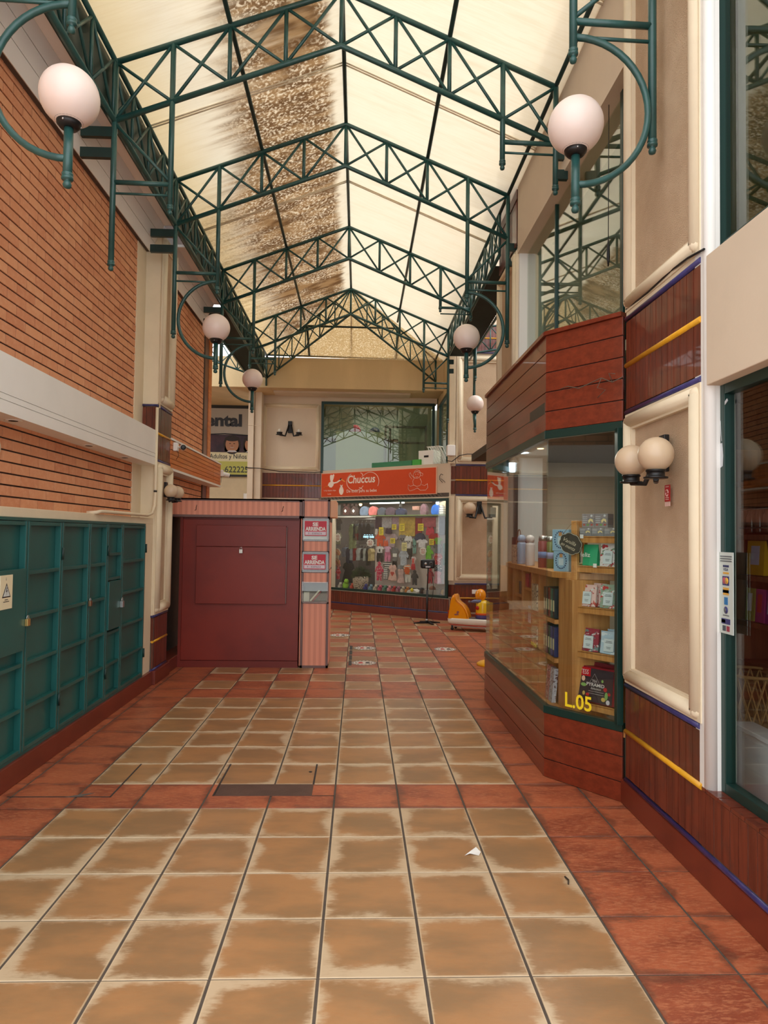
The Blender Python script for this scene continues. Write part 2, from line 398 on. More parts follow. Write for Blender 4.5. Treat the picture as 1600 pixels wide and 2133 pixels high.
# ---- left column between the two brick bays
cx0, cx1, cy0, cy1 = -2.40, -2.205, 7.586, 8.15
mb = MB(); mb.box(cx0, cx1-.02, cy0+.02, cy1, 0, 5.05, 0)
mb.box(cx0, cx1-.01, cy0, cy0+.05, 3.05, 4.99, 1); mb.box(cx0, cx1-.01, cy0, cy0+.05, .73, 2.43, 1)
frame_ring(mb, (cx1-.02, cy0+.01), (cx1-.02, cy1), 3.06, 4.95, (1, 0), .13, .05, 1, 0)
frame_ring(mb, (cx1-.02, cy0+.01), (cx1-.02, cy1), .75, 2.42, (1, 0), .13, .05, 1, 0)
mb.box(cx0, cx1, cy0-.01, cy1+.01, 4.93, 5.05, 2)
struct('trim_1', mb, [STUCCO, CREAM, WHITE])
mb = MB()
for z0, z1 in ((.17, .45), (.47, .72), (2.45, 2.72), (2.745, 3.02)):
    tiles(mb, (cx1-.02, cy0), (cx1-.02, cy1), z0, z1, (1, 0)); tiles(mb, (cx0, cy0+.012), (cx1, cy0+.012), z0, z1, (0, -1))
for z in (.155, .735, 2.435, 3.035): rail((cx1-.02, cy0), (cx1-.02, cy1), z, .014, (1, 0), mb, 2); rail((cx0, cy0), (cx1-.01, cy0), z, .012, (0, -1), mb, 2)
for z in (.46, 2.733): rail((cx1-.02, cy0), (cx1-.02, cy1), z, .014, (1, 0), mb, 3)
struct('trim_2', mb, [TILE, GROUT, PURPLE, YELLOW])
mb = MB().box(cx0, -2.172, cy0-.012, cy1, 0, .15).box(-2.42, -2.2, 1.5, 7.586, 0, .152).box(-2.42, -2.2, 8.15, 10.9, 0, .15)
struct('baseboard_left', mb, SKIRT, .006)
# cream surround of the steel cabinets
mb = MB().box(-2.42, -2.235, 1.5, 7.586, 1.735, 1.80).box(-2.42, -2.235, 7.29, 7.586, .15, 1.735)
struct('trim_3', mb, CREAM, .004)
# white lower band with two grooves and soffit
mb = MB()
mb.box(-2.45, -2.215, 1.5, 7.586, 2.375, 2.74)
mb.box(-2.215, -2.205, 1.5, 7.586, 2.375, 2.455).box(-2.215, -2.205, 1.5, 7.586, 2.46, 2.495).box(-2.215, -2.205, 1.5, 7.586, 2.50, 2.75)
struct('trim_4', mb, CREAM_W)
# eaves fascia of the left building (sloping boards) and its soffit
def eaves(n, y0, y1):
    mb = MB(); A, B = Vector((-2.335, 0, 4.73)), Vector((-2.19, 0, 5.03))
    for k in range(3):
        p = A.lerp(B, k/3+.004); q = A.lerp(B, (k+1)/3-.008)
        mb.prism([(p.x, p.z), (q.x, q.z), (q.x-.05, q.z+.03), (p.x-.05, p.z+.03)], (0, y0, 0), X3, Z3, Y3*(y1-y0))
    mb.prism([(A.x, A.z), (B.x, B.z), (-2.45, 5.03), (-2.45, 4.73)], (-.012, y0, .006), X3, Z3, Y3*(y1-y0), 1)
    mb.box(-2.45, -2.06, y0, y1, 5.03, 5.06)
    struct(n, mb, [CREAM_W, GROUT])
eaves('trim_5', 1.5, 7.586); eaves('trim_6', 8.15, 10.2)
# tiled jamb and orange timber corner ending the left building
mb = MB(); tiles(mb, (XL, 10.5), (XL, 10.76), 1.9, 5.0, (1, 0), .26); mb.box(XL-.02, XL+.012, 10.48, 10.52, 1.9, 5.0, 1)
struct('trim_7', mb, [TILE, GROUT])
struct('trim_8', MB().box(XL-.3, XL+.02, 10.76, 10.96, 0, 5.0), ORANGE_WOOD)
struct('wall_left_end', MB().box(XL-3.5, XL-.3, 10.86, 10.96, 0, 5.2), CREAM)

# ---- right side: pilaster A
XR = 1.67
def sidewall_frame(n, y0, y1, z0, z1): struct(n, frame_ring(MB(), (XR+.012, y1), (XR+.012, y0), z0, z1, (-1, 0), .1, .038, 0, 1), [CREAM, STUCCO])
struct('wall_right', MB().box(XR+.03, XR+.11, 3.30, 4.31, 0, 6.2), STUCCO)
sidewall_frame('trim_9', 3.30, 4.25, .76, 2.42); sidewall_frame('trim_10', 3.30, 4.25, 3.07, 6.1)
mb = MB()
for z0, z1 in ((2.455, 2.72), (2.745, 3.01)): tiles(mb, (XR+.01, 4.25), (XR+.01, 3.30), z0, z1, (-1, 0), .075)
tiles(mb, (XR+.01, 4.25), (XR+.01, 1.5), .18, .445, (-1, 0)); tiles(mb, (XR+.01, 4.25), (XR+.01, 3.32), .472, .725, (-1, 0))
for z, ya in ((.162, 1.5), (.742, 3.32), (2.437, 3.3), (3.028, 3.3)): rail((XR+.01, 4.25), (XR+.01, ya), z, .016, (-1, 0), mb, 2)
for z in (.458, 2.733): rail((XR+.01, 4.25), (XR+.01, 3.3), z, .017, (-1, 0), mb, 3)
mb.box(XR+.0, XR+.1, 3.3, 4.25, 3.04, 3.075, 4)
# brick-on-edge sill in front of the shop window
y = 1.5
while y < 3.3:
    mb.box(XR-.004, XR+.14, y+.004, min(y+.105, 3.31), .445, .462, 0); y += .11
mb.box(XR, XR+.14, 1.5, 3.31, .17, .452, 1)
struct('trim_11', mb, [TILE, GROUT, PURPLE, YELLOW, CREAM])
struct('baseboard_right', MB().box(XR-.01, XR+.2, 1.5, 4.31, 0, .148), SKIRT, .006)
# rounded white jamb
mb = MB(); 
for z0, z1 in ((.458, 6.1),):
    mb.tube((XR+.034, 3.272, z0), (XR+.034, 3.272, z1), .036, 20); mb.box(XR+.034, XR+.062, 3.237, 3.35, z0, z1).box(XR-.001, XR+.062, 3.27, 3.36, z0, z1)
struct('trim_12', mb, WHITE)
# blank shop fascia board above the near window
struct('trim_13', MB().box(XR-.008, XR+.16, 1.5, 3.236, 2.389, 3.02), BEIGE, .004)

# ---- windows: frame + pane
def window(n, o, u, v, w, W_, H_, fw=.05, fd=.05, glass=None, mull=(), trans=(), fm=None):
    """o lower left, u along, v up, w outwards"""
    o, u, v, w = map(Vector, (o, u, v, w)); root = bpy.data.objects.new(n, None); root.location = o; root['_o'] = tuple(o); root['kind'] = 'structure'; COL.objects.link(root)
    f = MB(); f.ob(o, u*fw, v*H_, w*fd); f.ob(o+u*(W_-fw), u*fw, v*H_, w*fd); f.ob(o+u*fw, u*(W_-2*fw), v*fw, w*fd); f.ob(o+u*fw+v*(H_-fw), u*(W_-2*fw), v*fw, w*fd)
    for m_ in mull: f.ob(o+u*(m_-.012)+v*fw, u*.024, v*(H_-2*fw), w*fd*.8)
    for t_ in trans: f.ob(o+u*fw+v*(t_-.02), u*(W_-2*fw), v*.04, w*fd*.8)
    f.build('window_frame', fm or FRAME, root, bevel=.003)
    MB().ob(o+u*fw*.6+v*fw*.6+w*fd*.35, u*(W_-1.2*fw), v*(H_-1.2*fw), w*.006).build('window_pane', glass or GLASS, root)
    return root
NX = -X3
window('window_1', (1.78, 3.25, .462), -Y3, Z3, NX, 1.9, 1.93, .05, .05)           # near shop window
window('window_2', (1.80, 3.33, 3.02), -Y3, Z3, NX, 1.9, 2.4, .07, .06, GLASS_UP)   # upper window over the near fascia
window('window_3', (1.80, 7.52, 3.0), -Y3, Z3, NX, 3.0, 1.80, .05, .05, GLASS_UP, mull=(1.35,))   # long upper window over the bay
# room behind the upper windows
mb = MB().box(4.2, 4.3, 1.0, 8.3, 2.95, 5.2).box(1.9, 4.2, 1.0, 8.3, 2.9, 3.0).box(1.9, 4.2, 8.2, 8.3, 2.95, 5.2).box(1.9, 4.2, 1.0, 8.3, 5.1, 5.2).box(1.9, 4.2, 1.0, 1.1, 2.95, 5.2)
struct('wall_right_upper_room', mb, M('olive_room_paint', (150, 146, 116), .9))
# parapet beam above that window and pilaster B
struct('wall_right_parapet', MB().box(XR, XR+.3, 4.25, 7.28, 4.70, 5.75).box(XR+.1, XR+.3, 4.5, 7.52, 4.79, 5.7), BEIGE)
struct('wall_right_parapet_near', MB().box(XR, XR+.3, 1.5, 3.3, 5.0, 6.2), BEIGE)
mb = MB().box(XR+.02, XR+.35, 7.52, 8.0, 0, 6.0).box(XR+.02, XR+.12, 7.27, 7.52, 2.9, 4.8)
struct('wall_right_pilaster', mb, CREAM_W)
sidewall_frame('trim_14', 7.32, 8.25, 3.06, 4.75)
mb = MB(); tiles(mb, (XR+.01, 8.25), (XR+.01, 7.32), 4.82, 5.3, (-1, 0)); tiles(mb, (XR+.01, 8.25), (XR+.01, 7.32), 5.32, 5.7, (-1, 0))
struct('trim_15', mb, [TILE, GROUT])
struct('wall_right_rear', MB().box(XR+.35, 6, 7.95, 8.25, 0, 6.0), BEIGE)

# ---- end of the passage: facing pier on the right
mb = MB().box(1.88, 5.5, 13.42, 13.7, 0, 6.3)
mb.prism([(1.76, 13.5), (1.88, 13.42), (1.88, 13.7), (1.76, 13.7)], (0, 0, 0), X3, Y3, Z3*6.3)
struct('wall_back_right', mb, BEIGE)
mb = MB(); mb2 = MB()
for z0, z1 in ((.78, 2.43), (3.07, 5.2)):
    frame_ring(mb, (1.89, 13.41), (4.4, 13.41), z0, z1, (0, -1), .13, .045, 0, 1)
    mb.prism([(0, 0), (.06, 0), (.06, 1), (0, 1)], (1.775, 13.47, z0), Vector((1.6, -.9, 0)), Z3*(z1-z0), Vector((-.02, -.04, 0)), 0)
struct('trim_16', mb, [CREAM, STUCCO])
mb = MB()
for z0, z1 in ((.17, .43), (.46, .70), (2.47, 2.73), (2.76, 3.02), (5.28, 5.54), (5.57, 5.83)):
    tiles(mb, (1.88, 13.41), (4.4, 13.41), z0, z1, (0, -1)); tiles(mb, (1.765, 13.49), (1.88, 13.41), z0, z1, (-.57, -.82))
for z in (.72, 2.45, 3.04, 5.26): rail((1.88, 13.4), (4.4, 13.4), z, .014, (0, -1), mb, 2)
for z in (.445, 2.745, 5.555): rail((1.88, 13.4), (4.4, 13.4), z, .013, (0, -1), mb, 3)
struct('trim_17', mb, [TILE, GROUT, PURPLE, YELLOW])

# ---- slanting shop front of the baby clothes shop
SA, SB = Vector((-.85, 15.59, 0)), Vector((1.78, 13.43, 0)); ST = (SB-SA).normalized(); SN = Vector((ST.y, -ST.x, 0))  # SN points to the camera
if SN.y > 0: SN = -SN
def sp(s, z, dpt=0): return SA+ST*s-SN*dpt+Z3*z      # dpt = depth behind the shop front plane
SLn = (SB-SA).length
mb = MB(); mb.ob(sp(-.02, 2.40), ST*(SLn+.02), -SN*.3, Z3*.68); mb.ob(sp(-.02, 0), ST*.30, -SN*.2, Z3*2.4); mb.ob(sp(0, 0), ST*SLn, -SN*.15, Z3*.42)
struct('wall_back_shop', mb, BEIGE)
mb = MB(); tiles(mb, tuple(sp(0, 0).xy), tuple(sp(SLn, 0).xy), .17, .415, tuple(SN.xy), .06); rail(tuple(sp(0, 0).xy), tuple(sp(SLn, 0).xy), .155, .012, tuple(SN.xy), mb, 2)
struct('trim_18', mb, [TILE, GROUT, PURPLE])
mb = MB(); mb.ob(sp(-.05, 0)+SN*.03, ST*(SLn+.05), -SN*.1, Z3*.14); mb.box(1.86, 4.4, 13.37, 13.44, 0, .14)
struct('baseboard_back', mb, SKIRT, .005)
window('window_4', sp(.285, .43), ST, Z3, SN, SLn-.30, 1.96, .055, .045)
# room behind
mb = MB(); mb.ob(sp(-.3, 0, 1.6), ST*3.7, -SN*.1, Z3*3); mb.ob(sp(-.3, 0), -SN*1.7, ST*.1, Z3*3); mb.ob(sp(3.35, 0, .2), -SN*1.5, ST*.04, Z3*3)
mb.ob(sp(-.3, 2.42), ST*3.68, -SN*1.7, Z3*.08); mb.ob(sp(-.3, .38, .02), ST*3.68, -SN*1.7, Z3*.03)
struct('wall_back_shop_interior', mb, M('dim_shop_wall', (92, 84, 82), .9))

# ---- upper back wall, high beam, dental recess
YB = 15.6
mb = MB().box(-2.24, -.88, YB, YB+.3, 0, 4.8).box(-.88, 1.75, YB, YB+.3, 4.66, 4.8).box(-.9, 2.0, YB, YB+.3, 2.4, 3.03)
struct('wall_back', mb, BEIGE)
struct('trim_19', frame_ring(MB(), (-2.21, YB+.01), (-.90, YB+.01), 3.07, 4.60, (0, -1), .1, .04, 0, 1), [CREAM, STUCCO])
mb = MB()
for z0, z1 in ((.2, 2.43), (2.46, 2.73), (2.75, 3.02)): tiles(mb, (-2.22, YB), (-.87, YB), z0, z1, (0, -1))
rail((-2.22, YB), (-.87, YB), 2.74, .013, (0, -1), mb, 2)
struct('trim_20', mb, [TILE, GROUT, YELLOW])
window('window_5', (-.88, YB+.02, 3.03), X3, Z3, -Y3, 2.58, 1.63, .06, .05, GLASS_UP)
mb = MB().box(-2.462, -2.34, 15.2, 15.5, 0, 4.78).box(-2.325, -2.18, 15.27, 15.57, 0, 4.78).box(-2.36, -2.32, 15.3, 15.5, 0, 4.78)
mb.box(-2.465, -2.195, 15.19, 15.2, 4.02, 4.028)
struct('trim_21', mb, BEIGE, .006)
mb = MB().box(-8, 1.78, 14.62, 14.9, 4.75, 5.40); struct('wall_back_beam', mb, BEAM)
mb = MB().box(-8, 1.78, 14.9, 17.4, 4.78, 4.86).box(-1.9, 1.1, 15.05, 15.45, 4.74, 4.782, 1)
struct('ceiling_back', mb, [BEAM, BEIGE])
struct('wall_back_left', MB().box(-8, -2.2, 17.0, 17.2, 0, 4.85), M('pale_plaster', (214, 196, 162), .85, 0, .06))
struct('wall_right_return', MB().box(1.78, 2.1, 13.7, 15.9, 0, 3.05).box(1.78, 2.1, 13.7, 15.9, 4.55, 6.2).box(1.78, 2.1, 15.1, 15.9, 3.0, 4.6), BEAM)
window('window_6', (1.79, 15.1, 3.05), -Y3, Z3, NX, 1.35, 1.5, .06, .05, GLASS_UP)
mb = MB().box(-1.2, 2.2, 17.2, 17.3, 3.0, 4.8).box(-1.2, 2.2, 15.9, 17.3, 2.95, 3.03).box(-1.2, -1.1, 15.9, 17.3, 3, 4.8).box(2.1, 2.2, 15.9, 17.3, 3, 4.8)
struct('wall_back_upper_room', mb, M('grey_green_room_paint', (140, 146, 130), .9))

# unseen walls added across the side passages to block open sky from shop glass
struct('wall_left_sky_block', MB().box(-7, -6.8, 10.9, 17.2, 0, 5.2), BEIGE)
struct('wall_right_sky_block', MB().box(5.4, 5.6, 8.2, 13.5, 0, 6.0), BEIGE)
# ================================================================ ROOF
RX, ZE, ZA, SK = -.2, 5.42, 6.13, .03           # ridge x, eaves and apex height, skew of the trusses
zt = lambda x: ZE+(ZA-ZE)*(1-abs(x-RX)/1.8)
zb = lambda x: 4.94+(5.665-4.94)*(1-abs(x-RX)/1.8)
def sheet(n, P, m, th=.008):
    P = [Vector(p) for p in P]; nr = (P[1]-P[0]).cross(P[2]-P[0]).normalized()
    if nr.z < 0: P = P[::-1]; nr = -nr
    k = len(P); mb = MB(); mb.add(P+[p+nr*th for p in P], [tuple(reversed(range(k))), tuple(k+i for i in range(k))]+[(i, (i+1) % k, k+(i+1) % k, k+i) for i in range(k)])
    struct(n, mb, m)
q = .035
YH = 12.45
for n, xe, m in (('ceiling_left', -2.06, ROOF_L), ('ceiling_right', 1.80, ROOF_R)):
    sheet(n, [(RX, 2.6, zt(RX)+q), (xe, 2.6, zt(xe)+q), (xe, YH, zt(xe)+q), (RX, YH, zt(RX)+q)], m)
    sheet(n+'_end', [(RX, YH, zt(RX)+q), (xe, YH, zt(xe)+q), (xe, 14.62, zt(xe)+q)], m)
sheet('ceiling_hip', [(RX, YH, zt(RX)+q), (-2.06, 14.64, zt(-2.06)+q), (1.8, 14.64, zt(1.8)+q)], ROOF_H)
struct('wall_right_passage_top', MB().box(1.95, 2.0, 8.25, 13.5, 5.5, 6.05), BEIGE)
# light joint strips between the sheets
JOINT = M('aluminium_joint_strip', (236, 224, 200), .5, .2, .1)
for k, y in enumerate((4.6, 6.45, 8.65, 11.15)):
    for sgn, side in ((-1, 'left'), (1, 'right')):
        xe = -2.0 if sgn < 0 else 1.7; mb = MB()
        for dy in (0, .035): mb.path([(RX+sgn*.02, y+dy, zt(RX)+q-.012), (xe, y+dy+SK*(xe-RX), zt(xe)+q-.012)], .008, 6)
        mb.build('sheet_joint', JOINT, None, 'thin pale joint strip across the %s roof slope, %s from the front' % (side, ('first', 'second', 'third', 'fourth')[k]), 'joint strip', 'joint strips between roof sheets')

def bar(a, b, r, name, parent, n=8, mat=None, **k): return MB().tube(a, b, r, n).build(name, mat or GREEN, parent, **k)
def pendant(p, z0, z1, r, name, parent):
    """tube hanging from z1 down to z0 ending in rings and a ball finial"""
    x, y = p; mb = MB().tube((x, y, z0+.05), (x, y, z1), r, 12)
    a = mb.build(name, GREEN, parent)
    f = MB().lathe((x, y, z0), [(.004, 0), (r*.75, .006), (r*.95, .02), (r*.75, .034), (r*.55, .042), (r*1.2, .046), (r*1.28, .054), (r*1.2, .062), (r*1.02, .064), (r*1.2, .07), (r*1.2, .08), (r, .084)], 14)
    f.build('finial', GREEN, a); return a

def main_truss(y, label, L=None, R=None, full=True):
    root = thing('roof_truss', (RX, y, 4.9), label, 'roof truss', 'green lattice trusses across the passage')
    yy = lambda x: y+SK*(x-RX)
    P = lambda x, z: (x, yy(x), z)
    MB().path([P(-2, ZE), P(RX, ZA), P(1.6, ZE)], .023, 12).build('top_chord', GREEN, root)
    MB().path([P(-2, 4.94), P(RX, 5.665), P(1.6, 4.94)], .023, 12).build('bottom_chord', GREEN, root)
    xs = [RX+.45*k for k in range(-4, 5)]
    for k, x in enumerate(xs):
        if k in (0, 8): continue
        if (k == 1 and L) or (k == 7 and R): continue
        bar(P(x, zb(x)), P(x, zt(x)), .018, 'web_post', root)
    for k in range(8):
        a, b = xs[k], xs[k+1]
        MB().tube(P(a, zb(a)), P(b, zt(b)), .0135, 8).build('web_diagonal', GREEN, root)
        MB().tube(P(a, zt(a)), P(b, zb(b)), .0135, 8).build('web_diagonal', GREEN, root)
    for sd, q_ in ((-1, L), (1, R)):
        xo = -2.0 if sd < 0 else 1.6; xi = xo-sd*.45
        if not q_:
            bar(P(xo, 4.94), P(xo, ZE), .02, 'end_post', root); continue
        zo, zi, ztie, brk = q_
        pendant(P(xo, 0)[:2], zo, ZE, .023, 'end_post', root)
        pendant(P(xi, 0)[:2], zi, zt(xi), .022, 'hanging_post', root)
        bar(P(xo, ztie), P(xi, ztie), .019, 'tie_bar', root, 10)
        bar(P(xo, ztie-.09), P(xi, ztie-.09), .010, 'tie_bar', root, 8)
        if ztie < 4.7: bar(P(xo, 4.92), P(xi, ztie+.02), .0135, 'brace', root)
        if brk:
            for z in (4.84, 4.67):
                w = -2.26 if sd < 0 else XR+.03
                MB().box(min(xo, w), max(xo, w), yy(xo)-.02, yy(xo)+.02, z-.04, z+.04).build('wall_bracket', GREEN_D, root)
    return root
main_truss(3.65, 'nearest green truss, almost above the viewer, cut by the top edge', (3.72, 4.27, 4.52, 0), (3.78, 4.27, 4.51, 0))
main_truss(5.55, 'first fully visible green truss, with short right drop posts', (3.72, 4.19, 4.44, 1), (4.50, 4.69, 4.93, 1))
main_truss(7.40, 'second fully visible green truss, a globe lamp at each end', (3.71, 4.20, 4.42, 1), (3.72, 4.21, 4.44, 1))
main_truss(9.92, 'third green truss, brown stained sheets above its left half', (3.73, 4.22, 4.44, 1), (4.80, 4.92, 4.99, 0))
main_truss(12.45, 'last green truss where the hip rafters meet', (4.60, 4.50, 4.80, 0), (3.71, 4.26, 4.44, 1))

def lattice(root, ta, tb, ba, bb, n, r=.013, rc=.02, ends=False, cross=True):
    ta, tb, ba, bb = map(Vector, (ta, tb, ba, bb))
    bar(ta, tb, rc, 'top_chord', root, 10); bar(ba, bb, rc, 'bottom_chord', root, 10)
    for k in range(n+1):
        f = k/n
        if (0 < k < n) or ends: bar(ba.lerp(bb, f), ta.lerp(tb, f), r, 'web_post', root, 6)
        if k < n:
            g = (k+1)/n; mb = MB().tube(ba.lerp(bb, f), ta.lerp(tb, g), r*.85, 6)
            if cross: mb.tube(ta.lerp(tb, f), ba.lerp(bb, g), r*.85, 6)
            mb.build('cross_brace', GREEN, root)
for sx, side in ((-2.0, 'left'), (1.6, 'right')):
    root = thing('hip_truss', (RX, YH, 4.9), 'green hip truss running back from the last apex to the %s rear corner' % side, 'roof truss', 'hip trusses at the end')
    lattice(root, (RX, YH, ZA), (sx, 14.6, ZE), (RX, YH, 5.665), (sx, 14.6, 4.94), 6)
    bar((sx, 14.6, 4.78), (sx, 14.6, ZE), .02, 'end_post', root)
# long girder and gutter on the left, shorter one on the right
root = thing('long_girder', (-2, 1.6, 4.9), 'long green lattice girder along the top of the left wall', 'girder')
lattice(root, (-2.0, 1.8, ZE), (-2.0, 14.6, ZE), (-2.0, 1.8, 4.94), (-2.0, 14.6, 4.94), 28, .015, .022, True)
MB().box(-2.055, -2.045, 1.8, 14.5, 4.95, 5.44).build('gutter_plate', GREEN_D, root)
def corrug(x0, x1, y0, y1, z, nm, root):
    mb = MB(); n = int((y1-y0)/.09)
    for k in range(n):
        a = y0+(y1-y0)*k/n; w = (y1-y0)/n
        mb.prism([(0, 0), (w*.5, -.02), (w, 0), (w, .012), (0, .012)], (x0, a, z), Y3, Z3, X3*(x1-x0))
    mb.build(nm, GREEN_D, root)
corrug(-2.36, -2.0, 10.2, 14.55, 4.955, 'walkway_plate', root)
bar((-2.36, 10.2, 4.93), (-2.36, 14.6, 4.93), .02, 'edge_tube', root)
root = thing('long_girder', (1.6, 8.0, 4.9), 'short green lattice girder behind the right lamps', 'girder')
lattice(root, (1.6, 7.9, ZE), (1.6, 12.5, ZE), (1.6, 7.9, 4.94), (1.6, 12.5, 4.94), 10, .015, .02, True)
corrug(1.62, 2.0, 8.3, 12.5, 4.955, 'walkway_plate', root); bar((2.02, 8.3, 4.93), (2.02, 12.7, 4.93), .02, 'edge_tube', root)
root = thing('side_truss', (-2.2, 14.5, 4.9), 'green lattice truss of the side passage, left of the rear corner', 'roof truss')
lattice(root, (-2.2, 14.3, 5.40), (-4.6, 13.6, 6.0), (-2.2, 14.3, 4.92), (-4.6, 13.6, 5.6), 7, .013, .02, True)
root = thing('side_truss', (2.0, 12.6, 4.9), 'green lattice truss of the side passage, behind the right arched lamp', 'roof truss')
lattice(root, (2.02, 12.5, 5.45), (3.9, 13.1, 5.95), (2.02, 12.5, 5.0), (3.9, 13.1, 5.5), 5, .013, .02, True)
# purlins
for nm, pts, lb in (('ridge_tube', [(RX, 2.6, ZA+.02), (RX, YH, ZA+.02)], 'dark green ridge tube along the roof apex'),
    ('purlin', [(-1.1, 2.6, zt(-1.1)+.02), (-1.1, YH+.8, zt(-1.1)+.02)], 'dark green purlin under the stained left slope'),
    ('purlin', [(.7, 2.6, zt(.7)+.02), (.7, YH+.8, zt(.7)+.02)], 'dark green purlin under the clean right slope'),
    ('eaves_tube', [(1.6, 2.6, ZE+.01), (1.6, 14.6, ZE+.01)], 'dark green eaves tube along the right wall'),
    ('hip_purlin', [(-1.15, 13.58, 5.77), (.75, 13.58, 5.77)], 'horizontal dark tube across the end hip glazing'),
    ('eaves_tube', [(-2.4, 14.6, ZE+.02), (1.8, 14.6, ZE+.02)], 'dark tube on top of the rear beam')):
    MB().tube(*pts, .02 if 'hip' not in nm else .022, 8).build(nm, GREEN_D, None, lb, 'roof tube')
for x in (-1.1, .75): MB().tube((x, 14.6, ZE+.02), (x*.98, 13.58, 5.77), .022, 8).build('hip_rafter', GREEN_D, None, '%s short rafter at the end hip glazing' % ('left' if x < 0 else 'right'), 'roof tube')
MB().box(-.22, -.18, 12.6, 14.6, 0, .001) if False else None
MB().tube((RX, 12.6, 6.10), (RX, 14.58, 5.46), .012, 6).build('hip_joint', JOINT, None, 'pale joint strip down the middle of the end hip glazing', 'joint strip')

# ================================================================ HANGING GLOBE LAMPS
OPAL = NT('opal_globe'); OPAL.base(lin((236, 218, 208))); OPAL.p.inputs['Roughness'].default_value = .35
OPAL.p.inputs['Subsurface Weight'].default_value = .4; OPAL.p.inputs['Subsurface Radius'].default_value = (.08, .07, .06); OPAL = OPAL.m
def arch_lamp(base, dirv, label, z0=3.84, r=.145, top=True):
    """base = xy of the hanging post; dirv = unit xy vector from it to the outer post"""
    bx, by = base; dv = Vector((*dirv, 0)); B = Vector((bx, by, 0))
    root = thing('globe_lamp', (bx, by, z0-.5), label, 'lamp', 'globe lamps on arched arms')
    pts = []
    for k in range(25):
        a = pi/2-pi*k/24; pts.append(B+dv*(cos(a)*.405)+Z3*(z0+.085+sin(a)*.415))
    MB().path(pts, .0185, 12).build('arched_arm', GREEN, root)
    st = pendant(base, z0-.49, z0-.17, .024, 'stem', root)
    c = B+Z3*(z0-.17)
    h = MB().lathe(c, [(.024, 0), (.045, .002), (.06, .02), (.062, .036), (.07, .037), (.07, .052), (.055, .053)], 24)
    for k in range(3): a = k*2.1+.4; h.ball(c+Vector((cos(a)*.058, sin(a)*.058, .02)), .006, 8, 1)
    h.build('globe_holder', [BLACK, STEEL], root)
    MB().ball(B+Z3*z0, r, 40).build('globe', OPAL, root)
    return root
yk = lambda y, x: y+SK*(x-RX)
arch_lamp((-1.55, yk(3.65, -1.55)), (-1, 0), 'large opal globe lamp nearest on the left', 3.93, .150)
arch_lamp((1.165, yk(3.65, 1.15)), (1, 0), 'large opal globe lamp nearest on the right', 3.92, .150)
arch_lamp((-1.55, yk(7.40, -1.55)), (-1, 0), 'opal globe lamp hanging in front of the second brick bay', 3.84)
arch_lamp((1.15, yk(7.40, 1.15)), (1, 0), 'opal globe lamp hanging beside the wooden bay top on the right', 3.82)
arch_lamp((-1.55, yk(9.92, -1.55)), (-1, 0), 'small opal globe lamp above the dental banner', 3.86)
l = arch_lamp((1.95, 11.6), (.10, .995), 'small distant opal globe lamp in front of the right pier', 3.90)
pendant((2.0, 12.0), 3.78, 4.95, .023, 'outer_post', l); pendant((1.95, 11.6), 4.29, 4.95, .022, 'hanging_post', l)
# ================================================================ LEFT SIDE THINGS
def padlock(p, w, label, body=(206, 176, 110), nrm=X3, side=Y3):
    p = Vector(p); n, s_ = Vector(nrm), Vector(side); root = thing('padlock', p, label, 'padlock', 'padlocks')
    MB().ob(p-s_*w/2, s_*w, n*w*.5, Z3*w*1.15).build('lock_body', M('brass_'+str(body[0]), body, .3, .8), root, bevel=.002)
    a = [p+n*w*.25+Z3*w*1.1+s_*(-w*.3*cos(pi*k/10))+Z3*(w*.25+w*.35*sin(pi*k/10)) for k in range(11)]
    MB().path([p+n*w*.25+Z3*w-s_*w*.3]+a+[p+n*w*.25+Z3*w+s_*w*.3], w*.09, 6).build('shackle', STEEL, root)
root = thing('meter_cabinet', (-2.22, 4.8, .152), 'bank of teal green steel cabinet doors set into the left wall', 'cabinet')
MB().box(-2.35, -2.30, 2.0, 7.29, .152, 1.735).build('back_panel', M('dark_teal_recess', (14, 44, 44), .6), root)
mb = MB().box(-2.30, -2.222, 2.0, 7.29, 1.715, 1.735).box(-2.30, -2.222, 2.0, 7.29, .152, .172)
mb.box(-2.30, -2.222, 7.272, 7.29, .172, 1.715).build('outer_frame', GREEN_LOCK, root)
Yd = [3.7, 4.18, 4.712, 5.250, 5.785, 6.190, 6.576, 7.272]
zr = [.176, .46, .758, 1.065, 1.365, 1.71]
for k in range(7):
    a, b = Yd[k]+.006, Yd[k+1]-.006
    if k == 0: a = 3.2
    mb = MB().box(-2.268, -2.256, a, b, .176, 1.712)
    pnl = mb.build('door', GREEN_LOCK, root)
    f = MB()
    for y0, y1 in ((a, a+.026), (b-.026, b)): f.box(-2.256, -2.212, y0, y1, .176, 1.712)
    zs = list(zr)
    if k == 5: zs = [.176, .46, .74, 1.225, 1.445, 1.71]
    for i, z in enumerate(zs):
        z0 = z if i == 0 else (z-.026 if i == 5 else z-.013)
        f.box(-2.256, -2.216, a+.026, b-.026, z0, z0+.026)
    f.build('door_frame', GREEN_LOCK, pnl, bevel=.002)
    yh = b if k in (2, 4, 6) else None
    if yh:
        for z in (1.48, .40): MB().tube((-2.207, yh+.004, z-.045), (-2.207, yh+.004, z+.045), .010, 8).build('hinge', GREEN_D, pnl)
MB().box(-2.214, -2.205, 3.4, 4.69, .856, 1.398).build('access_plate', GREEN_LOCK, root, bevel=.002)
MB().box(-2.214, -2.196, 6.205, 6.50, .775, 1.205).build('access_plate', GREEN_LOCK, root, bevel=.003)
s_ = thing('warning_sign', (-2.205, 4.42, 1.155), 'cream electrical danger sticker on the left green plate', 'sign')
MB().box(-2.205, -2.2, 4.345, 4.495, 1.155, 1.368).build('plate', M('cream_sticker', (236, 224, 188), .5), s_)
